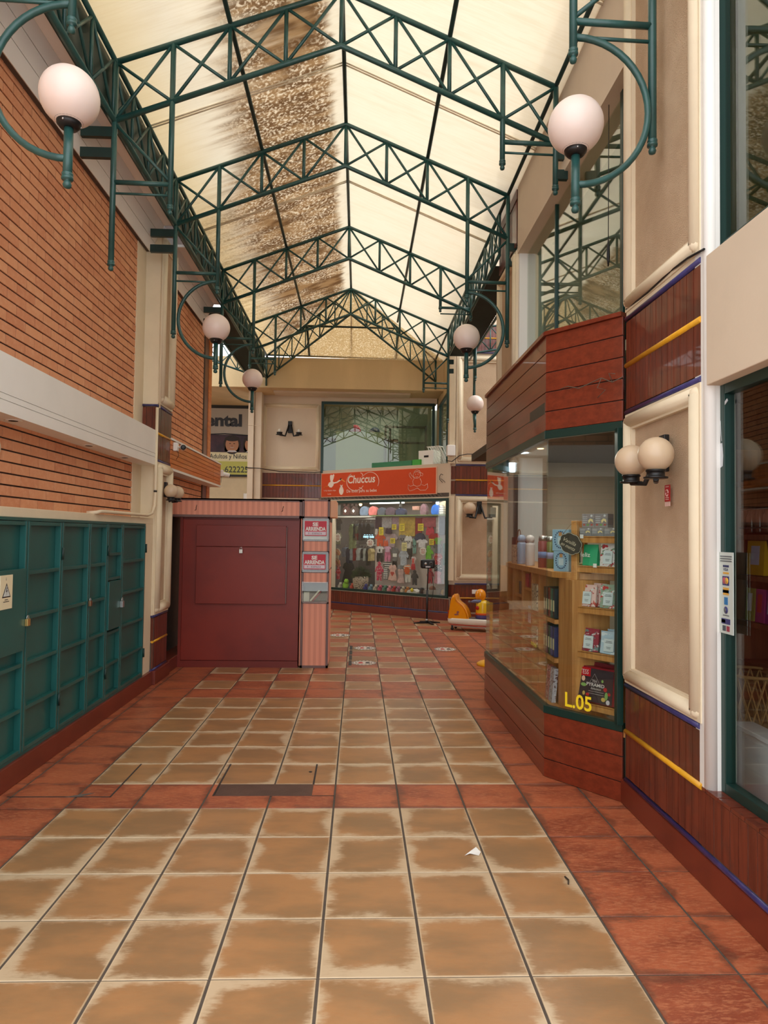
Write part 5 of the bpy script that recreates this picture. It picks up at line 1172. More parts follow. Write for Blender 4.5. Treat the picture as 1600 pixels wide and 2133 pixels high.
SHP = {
'towel': [(0, 0), (.5, -.02), (1, 0), (1, 1), (.5, .985), (0, 1)],
'shirt': [(.2, 0), (.8, 0), (.8, .6), (.92, .5), (1, .68), (.82, .93), (.64, 1), (.56, .93), (.44, .93), (.36, 1), (.18, .93), (0, .68), (.08, .5), (.2, .6)],
'pants': [(.12, 0), (.42, 0), (.5, .6), (.58, 0), (.88, 0), (.92, .55), (.86, 1), (.14, 1), (.08, .55)],
'shorts': [(0, .05), (.42, 0), (.5, .35), (.58, 0), (1, .05), (.9, 1), (.1, 1)],
'dress': [(0, .04), (.3, 0), (.7, 0), (1, .04), (.78, .6), (.95, .72), (.85, .93), (.65, 1), (.5, .92), (.35, 1), (.15, .93), (.05, .72), (.22, .6)],
'romper': [(.2, 0), (.42, .02), (.5, .28), (.58, .02), (.8, 0), (.8, .5), (1, .45), (1, .58), (.8, .76), (.66, .8), (.72, .9), (.6, 1), (.4, 1), (.28, .9), (.34, .8), (.2, .76), (0, .58), (0, .45), (.2, .5)],
'hat': [(0, .1), (.15, 0), (.85, 0), (1, .1), (.95, .6), (.8, 1), (.62, .9), (.5, .8), (.38, .9), (.2, 1), (.05, .6)],
'cap': [(0, .3), (.1, 0), (.9, .1), (1, .35), (.8, .85), (.5, 1), (.2, .8)],
'side': [(.1, 0), (.9, .03), (.85, .55), (1, .75), (.75, .97), (.5, 1), (.25, .97), (.0, .75), (.15, .5)],
'bag': [(.08, 0), (.92, 0), (1, .3), (.95, .7), (.75, .92), (.6, .95), (.58, 1), (.42, 1), (.4, .95), (.25, .92), (.05, .7), (0, .3)],
'box': [(0, 0), (1, 0), (1, 1), (0, 1)]}
def cloth_mat(c, pat):
    nm = 'cloth_%d_%d_%d%s' % (c[0], c[1], c[2], pat)
    if nm in MATS: return MATS[nm]
    t = NT(nm); v = t.obj(); cc = lin(c); sh = t.smooth(t.noise(v, 14, 3), .35, .65)
    k = t.mix(sh, cc, tuple(x*.72 for x in cc))
    if pat == 'p': k = t.mix(t.smooth(t.noise(v, 48, 1), .6, .64), k, tuple(min(1, x*.35+.1) for x in cc))
    if pat == 'd': k = t.mix(t.smooth(t.noise(v, 60, 0), .64, .67), k, (.75, .72, .7))
    if pat == 's':
        so = t.n.new('ShaderNodeSeparateXYZ'); t.link(v, so.inputs[0])
        k = t.mix(t.math('GREATER_THAN', t.math('FRACT', t.math('MULTIPLY', so.outputs[2], 22.0)), .5), k, lin((216, 212, 206)))
    t.base(k); t.p.inputs['Roughness'].default_value = .9; t.bump(t.noise(v, 30, 2), .5, .01); MATS[nm] = t.m; return t.m
def hang(name, s0, z0, s1, z1, shp, col, dd, label, cat, grp, pat='', th=.018):
    w, h = s1-s0, z1-z0
    mb = MB().prism(SHP[shp], sp(s0, z0, dd), ST*w, Z3*h, SN*th)
    return mb.build(name, cloth_mat(col, pat), None, label, cat, grp, bevel=.005)
PATN = {'printed': 'p', 'striped': 's', 'dots': 'd', 'dotted': 'd', 'spots': 'd'}
NM = {'towel': 'baby_blanket', 'shirt': 'baby_shirt', 'pants': 'baby_trousers', 'shorts': 'baby_shorts', 'dress': 'baby_dress', 'romper': 'baby_romper', 'hat': 'baby_hat', 'cap': 'baby_garment'}
CT = {'towel': 'blanket', 'shirt': 'top', 'pants': 'trousers', 'shorts': 'shorts', 'dress': 'dress', 'romper': 'romper', 'hat': 'hat', 'cap': 'garment'}
def motif(s, z, dd, kind, sc=.1):
    """little flat prints sewn onto a garment, returned as mesh + materials"""
    mb = MB(); o = sp(s, z, dd)+SN*.021
    C_ = lambda cx, cy, rx, ry, m: mb.prism([(cx+cos(2*pi*k/14)*rx, cy+sin(2*pi*k/14)*ry) for k in range(14)], o, ST*sc, Z3*sc, SN*.003, m)
    if kind == 'face': C_(-.4, .45, .2, .2, 0); C_(.4, .45, .2, .2, 0); C_(-.22, .05, .14, .16, 0); C_(.22, .05, .14, .16, 0); C_(0, -.2, .08, .05, 0)
    if kind == 'heart': C_(-.17, .1, .22, .2, 1); C_(.17, .1, .22, .2, 1); mb.prism([(-.37, .05), (0, -.45), (.37, .05)], o, ST*sc, Z3*sc, SN*.003, 1)
    if kind == 'rainbow':
        for k in range(4):
            r = .95-.2*k; mb.path([o+ST*(cos(pi*j/12)*r*sc)+Z3*(sin(pi*j/12)*r*sc) for j in range(13)], .010, 5, 2+k % 3)
    if kind == 'lion':
        for k in range(9): C_(cos(2*pi*k/9)*.3, sin(2*pi*k/9)*.3, .14, .14, 6)
        C_(0, 0, .3, .3, 6)
    if kind == 'blob': C_(0, 0, .25, .4, 0); C_(.1, .4, .15, .12, 0)
    if kind == 'red': C_(0, 0, .2, .4, 1); C_(0, .4, .3, .1, 1)
    if kind == 'label': mb.prism([(-.45, -.3), (.45, -.3), (.45, .3), (-.45, .3)], o, ST*sc, Z3*sc, SN*.002, 7)
    return mb
MM = [M('motif_black', (24, 24, 26), .8), M('motif_coral', (214, 84, 74), .8), M('motif_rose', (190, 110, 90), .8), M('motif_sand', (206, 160, 100), .8), M('motif_rust', (160, 90, 60), .8), M('motif_x', (90, 130, 120), .8), M('motif_orange', (226, 100, 40), .8), M('motif_white', (222, 220, 214), .8)]
MOT = {'panda': ('face', .07), 'coral heart': ('heart', .13), 'rainbow': ('rainbow', .14), 'lion': ('lion', .17), 'black figure': ('blob', .08), 'red figure': ('red', .12), 'white label': ('label', .12), 'animal face jumper': ('face', .08)}
for ln in GARM.strip().split('\n'):
    b, shp, col, dd, lb = ln.split('|'); s0, z0, s1, z1 = map(float, b.split(',')); col = tuple(int(v) for v in col.split(',')); pat = ''
    for k_, v_ in PATN.items():
        if k_ in lb: pat = v_
    g = hang(NM[shp], s0, z0, s1, z1, shp, col, float(dd), lb, CT[shp], 'baby clothes pinned on the shop wall', pat)
    for k_, (kd, sc) in MOT.items():
        if k_ in lb: motif((s0+s1)/2, (z0+z1)/2-.02, float(dd), kd, sc).build('motif', MM, g)
for ln in RACK.strip().split('\n'):
    b, shp, col, dd, lb = ln.split('|'); s0, z0, s1, z1 = map(float, b.split(',')); col = tuple(int(v) for v in col.split(','))
    g = hang('hanging_garment', s0, z0, s1, z1, shp, col, float(dd), lb, 'garment', 'clothes on the hanging rails', '', .14)
    m_ = (s0+s1)/2; MB().path([sp(m_, z1-.02, float(dd)-.07), sp(m_, z1+.045, float(dd)-.07), sp(m_+.015, z1+.06, float(dd)-.07), sp(m_+.02, z1+.04, float(dd)-.07)], .004, 5).build('hanger', STEEL, g)
for ln in BAGS.strip().split('\n'):
    b, shp, col, dd, lb = ln.split('|'); s0, z0, s1, z1 = map(float, b.split(',')); col = tuple(int(v) for v in col.split(','))
    g = hang('backpack' if shp == 'bag' else 'frame_box', s0, z0, s1, z1, shp, col, float(dd), lb, 'bag' if shp == 'bag' else 'box', 'bags on the top shelf', 's' if 'zigzag' in lb else ('p' if 'patterned' in lb else ''), .09)
    if 'teddy' in lb:
        mb = MB(); c = sp((s0+s1)/2, z0+(z1-z0)*.45, .35)+SN*.095
        mb.prism([(0, -.04), (.04, 0), (0, .04), (-.04, 0)], c, ST, Z3, SN*.004); mb.build('tag', MM[7], g)
        MB().ball(c+ST*-.06+Z3*.13-SN*.04, .035, 10).ball(c+ST*.06+Z3*.13-SN*.04, .035, 10).build('ears', cloth_mat(col, ''), g)
# pinned wall board and shelves
MB().ob(sp(1.30, .56, .36), ST*1.80, SN*.02, Z3*1.50).build('pin_board', M('white_pin_board', (200, 186, 180), .8), None, 'pale pink board behind the pinned baby clothes', 'board')
MB().ob(sp(.25, 2.03, .50), ST*1.02, SN*.34, Z3*.03).build('shelf_board', CREAM_W, None, 'cream shelf board above the hanging clothes', 'shelf')
MB().ob(sp(1.30, 2.055, .50), ST*2.02, SN*.34, Z3*.02).build('shelf_board', M('olive_glass_shelf', (120, 140, 90), .3), None, 'greenish shelf board above the pinned clothes', 'shelf')
for z, lb in ((2.0, 'upper chrome clothes rail'), (1.42, 'lower chrome clothes rail')): MB().tube(sp(.5, z, .6), sp(1.28, z, .6), .012, 8).build('clothes_rail', STEEL, None, lb, 'rail', 'clothes rails')
YC = M('yellow_paper', (232, 206, 40), .7); INK = M('ink_lines', (60, 56, 40), .8); RED = M('sale_red', (170, 40, 46), .7)
YW = ['beside the orange romper', 'on the lilac blanket', 'at the left edge of the yellow blanket', 'on the crimson blanket', 'on the wide printed top', 'on the red jumper at the right', 'pale and tilted, left of the panda top']
for (s0, z0, s1, z1), wd in zip(YEL, YW):
    t = thing('price_paper', sp((s0+s1)/2, z0, .22), 'yellow handwritten price paper '+wd, 'price paper', 'yellow price papers')
    MB().ob(sp(s0, z0, .22), ST*(s1-s0), SN*.003, Z3*(z1-z0)).build('paper', YC if 'pale' not in wd else M('pale_yellow_paper', (220, 210, 150), .7), t)
    mb = MB()
    for k in range(4): mb.ob(sp(s0+(s1-s0)*.15, z0+(z1-z0)*(.2+.17*k), .2165), ST*(s1-s0)*(.7 if k % 2 else .5), SN*.001, Z3*.008)
    mb.build('handwriting', INK, t)
for (s0, z0, s1, z1), wd in zip(WHT, ('on the khaki shirt at the left', 'under the neon word', 'behind the black stand')):
    t = thing('discount_sign', sp((s0+s1)/2, z0, .2), 'white scalloped 40 percent discount sign '+wd, 'sign', 'white discount signs')
    w, h = s1-s0, z1-z0; pts = []
    for k in range(40): a = 2*pi*k/40; rr = .46+.035*cos(8*a); pts.append((.5+rr*cos(a), .5+rr*1.04*sin(a)))
    MB().prism(pts, sp(s0, z0, .2), ST*w, Z3*h, SN*.004).build('card', M('sign_white', (228, 222, 216), .7), t)
    MB().text('40 %', sp(s0+w*.25, z0+h*.55, .195), ST, Z3, w*.5, h*.2, .001, .02).build('lettering', RED, t)
    mb = MB()
    for k in range(3): mb.ob(sp(s0+w*.25, z0+h*(.42-.1*k), .195), ST*w*.5, SN*.001, Z3*.008)
    mb.build('print_lines', MM[2], t)
t = thing('neon_word', sp(1.02, 1.57, .45), 'glowing pale blue neon word in the middle of the shop window', 'neon sign')
MB().text('many cute', sp(.88, 1.565, .44), ST, Z3, .30, .075, .004, .03).build('tubes', M('neon_blue', (180, 230, 255), .4, emit=1.6), t)
mb = MB(); [mb.ob(sp(.90+k*.07, 1.648, .44), ST*.04, SN*.005, Z3*.008) for k in range(4)]; mb.build('dashes', M('neon_blue', (1, 1, 1)), t)
# plant in a woven spotted pot
t = thing('potted_plant', sp(.97, .44, .25), 'bushy dark green plant in a spotted pot in the shop window', 'plant')
MB().lathe(sp(.97, .44, .25), [(.13, 0), (.16, .08), (.175, .2), (.17, .30), (.15, .30)], 24).build('pot', pouch_mat('spotted_pot', (196, 176, 156), (60, 44, 48), (60, 44, 48), 42), t)
mb = MB(); rr = random.Random(3); c = sp(.97, .72, .25)
for k in range(420):
    a, e, L = rr.uniform(0, 2*pi), rr.uniform(.1, 1.5), rr.uniform(.16, .30); dv = Vector((cos(a)*cos(e), sin(a)*cos(e), sin(e)*.95)); w = dv.cross(Z3).normalized()*.006
    p = c+dv*.03; q_ = c+dv*L*.6+Z3*.03; r2 = c+dv*L-Z3*.05*cos(e); mb.add([p-w, p+w, q_+w*1.4, r2, q_-w*1.4], [(0, 1, 2, 3, 4)])
mb.build('foliage', M('dark_leaf_green', (46, 74, 34), .6, 0, .4, 12), t)
# toys and oddments on the window floor
ODD = [(.62, (150, 200, 60), 'lime green soft toy at the left of the plant pot'), (.80, (214, 90, 70), 'coral soft toy in front of the plant pot'), (1.18, (70, 66, 130), 'blue violet soft toy right of the plant pot'), (1.32, (120, 150, 170), 'pale blue bundle on the window floor'), (1.45, (196, 180, 160), 'cream bundle on the window floor'),
 (1.57, (200, 80, 110), 'pink striped bundle on the window floor'), (1.70, (90, 130, 110), 'green bundle on the window floor'), (1.82, (226, 150, 160), 'rose toy on the window floor'), (1.94, (190, 60, 60), 'red toy on the window floor'), (2.05, (170, 110, 130), 'mauve toy on the window floor'), (2.17, (206, 190, 170), 'sand toy on the window floor'),
 (2.28, (190, 120, 60), 'brown toy on the window floor'), (.45, (190, 180, 170), 'pale toy at the left end of the window floor'), (2.64, (40, 36, 44), 'black baby shoe near the right end of the window floor')]
for k, (s0, c, lb) in enumerate(ODD):
    t = thing('soft_toy', sp(s0, .43, .16), lb, 'toy', 'toys on the window floor'); m = cloth_mat(c, 'p' if k % 2 else '')
    h = .1 if k else .15
    MB().ball(sp(s0, .43+h*.6, .16), h*.6, 14, 0, (.8, .7, 1)).build('body', m, t); MB().ball(sp(s0+.03, .43+h*1.25, .15), h*.36, 12).ball(sp(s0+.055, .43+h*1.5, .15), h*.12, 8).ball(sp(s0+.005, .43+h*1.5, .15), h*.12, 8).build('head', m, t)
t = thing('hat_tray', sp(2.46, .43, .15), 'white paper wrapped bundle with a yellow tag on the window floor', 'bundle')
MB().prism([(0, 0), (.28, 0), (.3, .08), (.2, .13), (.06, .1)], sp(2.32, .43, .2), ST, Z3, SN*.16).build('wrap', M('sign_white', (1, 1, 1)), t, bevel=.01)
MB().lathe(sp(2.5, .54, .03), [(.04, 0), (.04, .004)], 12, 0, SN).build('tag', YC, t)
t = thing('doll_tray', sp(2.9, .43, .2), 'clear plastic tray with a brown doll at the right end of the window', 'tray')
MB().lathe(sp(2.9, .43, .2), [(.08, 0), (.14, .02), (.17, .13), (.175, .14), (.16, .13), (.12, .03)], 24).build('bowl', M('clear_plastic', (190, 190, 190), .15), t)
MB().ball(sp(2.88, .57, .2), .07, 14).build('doll_head', M('brown_doll', (130, 80, 56), .7), t)
MB().prism([(0, 0), (.18, .02), (.16, .12), (.04, .2)], sp(3.1, .43, .3), ST, Z3, SN*.05).build('silver_wrap', M('silver_wrap', (170, 174, 180), .3, .3), None, 'silver wrapped packet in the right corner of the window', 'packet')
MB().ob(sp(.33, 2.08, .06), ST*.19, SN*.003, Z3*.22).build('notice_paper', M('grey_notice', (140, 142, 140), .7), None, 'grey printed notice taped inside the left top of the shop window', 'notice')
# shop lamps
for (s0, z0, dd, m, lb) in ((.735, 2.33, .5, EMW, 'warm round spot lamp at the left of the shop ceiling'), (1.99, 2.2, .3, EMI, 'cool spot lamp in the middle of the shop'), (2.92, 2.315, .3, EMI, 'cool spot lamp at the right of the shop ceiling')):
    t = thing('spot_lamp', sp(s0, z0-.03, dd), lb, 'lamp', 'spot lamps in the baby shop')
    MB().ball(sp(s0, z0, dd), .035, 14).build('bulb', m, t); MB().lathe(sp(s0, z0+.02, dd), [(.04, 0), (.03, .04), (.012, 2.42-z0-.02)], 14).build('housing', BLACK, t)
MB().tube(sp(.85, 2.36, .7), sp(1.8, 2.36, .7), .016, 8).build('tube_light', M('soft_tube_glow', (240, 240, 235), .4, emit=2.5), None, 'long fluorescent tube under the shop ceiling', 'lamp')
lo = sp(1.7, 2.38, .9); arealamp('shop_light', lo, 2.6, .8, 30, (1, .93, .84), (0, 0, -.69))
lo = sp(1.8, 2.38, .10); arealamp('shop_window_light', lo, 2.8, .12, 16, (1, .95, .9), (0, 0, -.69))
# ---- shop sign
t = thing('shop_sign', sp(1.55, 2.49)+SN*.02, 'orange baby shop sign board with a white stork', 'sign')
MB().ob(sp(.015, 2.475), ST*3.085, SN*.025, Z3*.545).build('edge_frame', M('pale_sign_edge', (236, 190, 160), .5), t)
MB().ob(sp(.025, 2.49)+SN*.005, ST*3.06, SN*.025, Z3*.515).build('board', M('orange_sign', (222, 78, 24), .7, 0, .06, 2), t)
SW = M('sign_cream', (248, 232, 214), .5); fz = .033
def q2(a, b, e=0): return sp(a, b)+SN*(fz+e)
mb = MB()
mb.text('Chuccus', q2(.80, 2.762), ST, Z3, .76, .175, .0012, .02, sh=.1).text('De todo para su bebe', q2(.775, 2.545), ST, Z3, .83, .085, .0012, .008)
mb.text('V. Ma. Velarde e Hijos', q2(.10, 2.60), ST, Z3, .36, .042, .0008).text('Ltda', q2(.22, 2.535), ST, Z3, .10, .030, .0008)
def arc(cx, cz, r, a0, a1, th=.007, ry=1): mb.path([q2(cx+cos(radians(a0+(a1-a0)*k/20))*r, cz+sin(radians(a0+(a1-a0)*k/20))*r*ry) for k in range(21)], th, 5)
arc(1.02, 2.80, .25, 120, 330, .006, .78); arc(1.42, 2.78, .24, 140, -28, .006, .85); arc(1.10, 2.93, .12, 60, -35, .006, .5); arc(1.14, 2.58, .09, 100, 10, .006, .9)
# stork with bundle
mb.prism([(.22, 2.745), (.27, 2.70), (.33, 2.69), (.38, 2.73), (.40, 2.775), (.50, 2.79), (.56, 2.82), (.62, 2.85), (.60, 2.87), (.55, 2.85), (.48, 2.815), (.40, 2.805), (.36, 2.83), (.39, 2.90), (.41, 2.97), (.38, 2.99), (.345, 2.96), (.31, 2.985), (.28, 2.95), (.285, 2.88), (.30, 2.82), (.25, 2.80)], sp(0, 0)+SN*fz, ST, Z3, SN*.001)
mb.prism([(.58+.055*cos(2*pi*k/18)*(1-.35*max(0, sin(2*pi*k/18)))*1.2, 2.62+.10*sin(2*pi*k/18)) for k in range(18)], sp(.04, 0)+SN*fz, ST, Z3, SN*.001); mb.prism([(.60, 2.70), (.64, 2.70), (.66, 2.745), (.62, 2.73), (.58, 2.745)], sp(0, 0)+SN*fz, ST, Z3, SN*.001)
# seated baby outline
def sc(pts, ox=2.42, oz=2.53, k=.40, closed=True): mb.path([q2(ox+a*k*1.25, oz+b*k) for a, b in pts], .0042, 4, closed=closed)
sc([(.42+.18*cos(2*pi*j/16), .86+.17*sin(2*pi*j/16)) for j in range(16)]); sc([(.28, .95), (.3, 1.05), (.42, 1.12), (.56, 1.06), (.6, .94)], closed=False)
sc([(.3, .70), (.22, .55), (.26, .36), (.42, .28), (.6, .32), (.66, .5), (.58, .68)], closed=False); sc([(.28, .72), (.14, .88), (.1, 1.0), (.04, .94), (.06, .82), (.18, .66)], closed=False)
sc([(.26, .34), (.1, .3), (.0, .38), (.0, .18), (.08, .06), (.3, .12), (.46, .2)], closed=False); sc([(.66, .36), (.8, .3), (.94, .4), (.96, .2), (.86, .08), (.6, .08), (.46, .2)], closed=False); sc([(.6, .98), (.72, .9), (.7, .8), (.6, .84)], closed=False)
for a, b in ((.36, .9), (.48, .9)): sc([(a+.012*cos(2*pi*j/6), b+.012*sin(2*pi*j/6)) for j in range(6)])
sc([(.37, .78), (.42, .75), (.47, .78)], closed=False)
mb.build('print', SW, t)
MB().path([q2(.10, 2.70), q2(.18, 2.72), q2(.26, 2.73)], .006, 5, 0).build('stork_legs', M('sign_amber', (236, 160, 60), .5), t)
mb = MB(); mb.prism([(.60, 2.86), (.70, 2.805), (.74, 2.80), (.70, 2.83), (.64, 2.87)], sp(0, 0)+SN*(fz+.002), ST, Z3, SN*.001, 0); mb.prism([(.565, 2.86), (.61, 2.90), (.62, 2.87), (.59, 2.84)], sp(0, 0)+SN*(fz+.002), ST, Z3, SN*.001, 1)
mb.build('stork_details', [M('sign_amber', (236, 160, 60), .5), BLACK], t)
MB().path([sp(3.24, 2.70)+SN*.02, sp(3.18, 2.76)+SN*.03, sp(3.17, 2.83)+SN*.02, sp(3.21, 2.87)+SN*.03, sp(3.25, 2.85)+SN*.02], .006, 5).path([sp(3.19, 2.78)+SN*.02, sp(3.26, 2.74)+SN*.03, sp(3.30, 2.70)+SN*.02], .005, 5).build('loose_cable', BLACK, None, 'curled black cable end on the wall right of the orange sign', 'cable')
# things lying on the ledge above the sign
t = thing('green_case', sp(1.9, 3.085, .25), 'long green box lying on the ledge above the orange sign', 'box')
MB().ob(sp(1.38, 3.083, .35), ST*1.05, SN*.28, Z3*.11).build('carton', M('green_case', (40, 130, 84), .45, 0, .1, 4), t, bevel=.004); MB().ob(sp(2.44, 3.083, .35), ST*.2, SN*.28, Z3*.12).build('bright_end', M('bright_green', (60, 170, 50), .45), t, bevel=.004)
t = thing('appliance_carton', sp(2.75, 3.083, .28), 'white carton with a dark handle slot standing on the ledge', 'box')
MB().ob(sp(2.56, 3.083, .40), ST*.36, SN*.28, Z3*.30).build('carton', CREAM_W, t, bevel=.006); MB().ob(sp(2.70, 3.24, .118), ST*.11, SN*.004, Z3*.04).build('handle_slot', MM[0], t)
t = thing('wire_rack', sp(3.1, 3.083, .2), 'white wire rack leaning on the ledge beside the right wall', 'rack')
mb = MB(); o = sp(2.93, 3.085, .30); ex = (ST*.24-Z3*.0).normalized(); uz = (Z3*.86-ST*.45).normalized()
for k in range(6): mb.tube(o+ST*(.02+k*.055), o+ST*(.02+k*.055)+uz*.42, .007, 6); mb.tube(o+ST*(.02+k*.055)+SN*.14, o+ST*(.02+k*.055)+SN*.14+uz*.42, .007, 6)
for f_ in (0, .42): mb.path([o+uz*f_, o+ST*.30+uz*f_, o+ST*.30+uz*f_+SN*.14, o+uz*f_+SN*.14], .009, 6, closed=True)
mb.build('wires', WHITE, t)
MB().box(1.70, 1.86, 13.30, 13.46, 3.21, 3.42).build('electrical_box', CREAM_W, None, 'cream electrical junction box on the corner of the right pier', 'box', bevel=.012)
MB().path([(1.72, 13.4, 3.12), (1.80, 13.36, 3.10), (1.95, 13.35, 3.22), (2.1, 13.34, 3.25), (3.4, 13.34, 3.25)], .008, 6).build('black_cable', BLACK, None, 'black cable along the bottom moulding of the right pier', 'cable')
MB().path([(-2.5, 15.18, 3.09), (-2.2, 15.2, 3.08), (-1.8, 15.55, 3.05), (-1.0, 15.56, 3.04), (-.86, 15.52, 3.05)], .009, 6).build('black_cable', BLACK, None, 'black cable under the framed panel on the back wall', 'cable')
# ---- upper room things seen through the back window
t = thing('paper_sheets', (-.6, 15.75, 4.2), 'printed paper sheets taped inside the back upper window', 'paper')
for x, z in ((-.79, 4.33), (-.46, 4.31), (-.79, 4.06), (-.46, 4.04)): MB().box(x, x+.31, 15.74, 15.745, z, z+.25).build('sheet', M('sheet_grey', (176, 172, 160), .7), t)
MB().box(-.55, .55, 15.82, 15.85, 2.98, 4.02).build('blind', M('pale_lime_blind', (206, 214, 178), .7), None, 'pale lime roller blind low in the back upper window', 'blind')
MB().box(.9, 1.65, 15.9, 15.95, 3.0, 4.6).build('partition', M('sage_partition', (186, 192, 172), .7), None, 'sage partition panel at the right of the back upper window', 'partition')
t = thing('inner_window', (1.0, 15.72, 3.0), 'grey framed hopper window inside the right half of the upper window', 'window frame')
mb = MB(); GF = M('grey_aluminium', (120, 108, 98), .4, .3)
for x in (.56, .66, 1.48): mb.box(x, x+.05, 15.66, 15.70, 3.09, 4.16)
for z in (3.74, 4.10): mb.box(.56, 1.53, 15.655, 15.70, z, z+.045)
mb.build('frame', GF, t)
for x, z, c, lb in ((-.12, 4.1, (190, 60, 70), 'red bundle behind the back upper window'), (.35, 4.05, (40, 50, 70), 'dark blue bundle behind the back upper window')): MB().ball((x, 16.2, z), .14, 12, 0, (1, .8, 1)).build('bundle', M('bundle_%d' % c[0], c, .8), None, lb, 'bundle')
MB().box(-1.1, .9, 16.1, 16.5, 3.86, 3.9).build('room_shelf', M('brown_room_shelf', (110, 74, 50), .6), None, 'brown shelf in the room behind the back upper window', 'shelf')
arealamp('upper_room_light', (.4, 16.4, 4.7), 1.6, .8, 14, (1, .96, .88))

# ================================================================ DENTAL BANNER
t = thing('dental_banner', (-3.2, 16.95, 3.05), 'dental clinic banner with two smiling children above its phone number', 'banner')
DX0, DX1 = -3.95, -2.55
MB().box(DX0, DX1, 16.93, 16.97, 3.03, 4.78).build('frame', M('banner_black', (26, 24, 24), .5), t)
MB().box(DX0, DX1, 16.92, 16.93, 4.05, 4.70).build('top_field', M('banner_grey', (176, 168, 158), .6), t)
MB().box(DX0, DX1, 16.92, 16.93, 3.62, 4.05).build('photo_field', M('banner_plum', (74, 46, 60), .6, 0, .5, 3, c2=(46, 34, 50)), t)
mb = MB().box(DX0, DX1, 16.918, 16.93, 3.40, 3.62, 0).box(DX0, DX1, 16.918, 16.93, 3.08, 3.40, 1); mb.build('lower_field', [M('banner_cream', (226, 218, 180), .6), M('banner_lime', (190, 190, 96), .6)], t)
mb = MB(); mb.text('Dental', (-4.10, 16.915, 4.25), X3, Z3, 1.21, .31, .002, .045)
mb.text('Adultos y Niños', (-3.66, 16.913, 3.43), X3, Z3, .90, .15, .002, .004); mb.text('Fono.-6222251', (-3.78, 16.912, 3.13), X3, Z3, 1.13, .15, .002, .008)
mb.path([(DX0, 16.915, 4.04), (-3.3, 16.915, 4.075), (DX1, 16.915, 4.03)], .014, 5); mb.build('lettering', M('banner_ink', (38, 42, 54), .5), t)
def el(cx, cz, rx, rz, y, m, mb_, n=20, a0=0, a1=2*pi): mb_.prism([(cx+rx*cos(a0+(a1-a0)*k/n), cz+rz*sin(a0+(a1-a0)*k/n)) for k in range(n)], (0, y, 0), X3, Z3, (0, -.0015, 0), m)
mb = MB(); 
for cx, s_ in ((-3.12, 1.28), (-2.66, 1.2)):
    el(cx, 3.81, .17*s_, .185*s_, 16.919, 0, mb); mb.prism([(cx-.19, 3.63), (cx+.19 if cx < -2.8 else cx+.07, 3.63), (cx+.15 if cx < -2.8 else cx+.07, 3.9), (cx-.15, 3.9)], (0, 16.9185, 0), X3, Z3, (0, -.001, 0), 0)
    el(cx, 3.81, .125*s_, .15*s_, 16.9165, 1, mb)
    el(cx, 3.955, .14*s_, .05*s_, 16.9155, 0, mb)
    for e in (-.05, .05): el(cx+e, 3.835, .022, .010, 16.9145, 2, mb, 10)
    el(cx, 3.79, .014, .010, 16.9145, 4, mb, 10); mb.prism([(cx-.05, 3.75), (cx-.025, 3.73), (cx+.025, 3.73), (cx+.05, 3.75), (cx, 3.74)], (0, 16.9142, 0), X3, Z3, (0, -.001, 0), 3)
    el(cx, 3.74, .045, .018, 16.9148, 4, mb, 12); mb.prism([(cx-.13, 3.63), (cx+.13 if cx < -2.8 else cx+.07, 3.63), (cx+.07, 3.67), (cx-.07, 3.67)], (0, 16.9138, 0), X3, Z3, (0, -.001, 0), 5)
mb.build('children_print', [M('print_hair', (40, 28, 26), .6), M('print_skin', (178, 128, 96), .6), M('print_eye', (34, 24, 22), .6), M('print_teeth', (214, 206, 190), .6), M('print_lip', (140, 76, 64), .6), M('print_collar', (200, 200, 206), .6)], t)
MB().box(-2.82, -2.56, 16.9, 16.99, 2.15, 2.62).box(-2.80, -2.58, 16.88, 16.9, 2.17, 2.6).build('alarm_box', CREAM_W, None, 'white alarm box on the wall under the dental banner', 'box', bevel=.01)
MB().box(-4.1, -3.95, 16.9, 16.99, 0, 2.9).build('door_post', M('teal_post', (70, 130, 150), .5), None, 'teal blue door post beneath the dental banner', 'post')
MB().box(-4.5, -4.1, 16.92, 16.99, 0, 2.9).build('door_panel', M('mint_glass_panel', (170, 200, 196), .4), None, 'pale mint panel left of the teal door post', 'door panel')

# ================================================================ STAND AND RIDE
t = thing('device_stand', (1.33, 13.05, 0), 'slim black pole stand with a black device in front of the baby shop', 'stand')
SC = (1.31, 13.02)
MB().tube((*SC, .03), (*SC, .62), .018, 12).tube((*SC, .6), (1.325, 13.02, 1.06), .012, 10).build('pole', BLACK, t)
for k, a in enumerate((0.15, 1.9, 3.3, 5.0)): MB().prism([(0, 0), (.26, 0), (.26, .016), (.02, .045), (0, .045)], (SC[0], SC[1], .0), Vector((cos(a), sin(a), 0)), Z3, Vector((-sin(a), cos(a), 0))*.035).build('leg', BLACK, t, bevel=.003)
MB().lathe((*SC, .04), [(.03, 0), (.03, .03), (.02, .04)], 14).build('collar', STEEL, t)
MB().ob((1.18, 12.97, 1.03), (.27, 0, 0), (0, .12, 0), (0, 0, .17)).build('device_head', BLACK, t, bevel=.03)
mb = MB(); mb.lathe((1.27, 12.968, 1.12), [(.024, 0), (.024, .006)], 16, 0, (0, -1, 0)); mb.lathe((1.37, 12.968, 1.13), [(.03, 0), (.03, .006)], 16, 1, (0, -1, 0)); mb.lathe((1.37, 12.960, 1.13), [(.02, 0), (.018, .006)], 16, 2, (0, -1, 0)); mb.box(1.27, 1.36, 12.962, 12.969, 1.05, 1.075, 0)
mb.build('buttons', [STEEL, M('grey_ring', (110, 110, 112), .4), BLACK], t)
MB().path([(1.32, 13.03, 1.0), (1.40, 13.04, .95), (1.43, 13.05, .7), (1.42, 13.05, .5), (1.36, 13.04, .42), (1.33, 13.03, .44)], .005, 6).build('cable', BLACK, t)
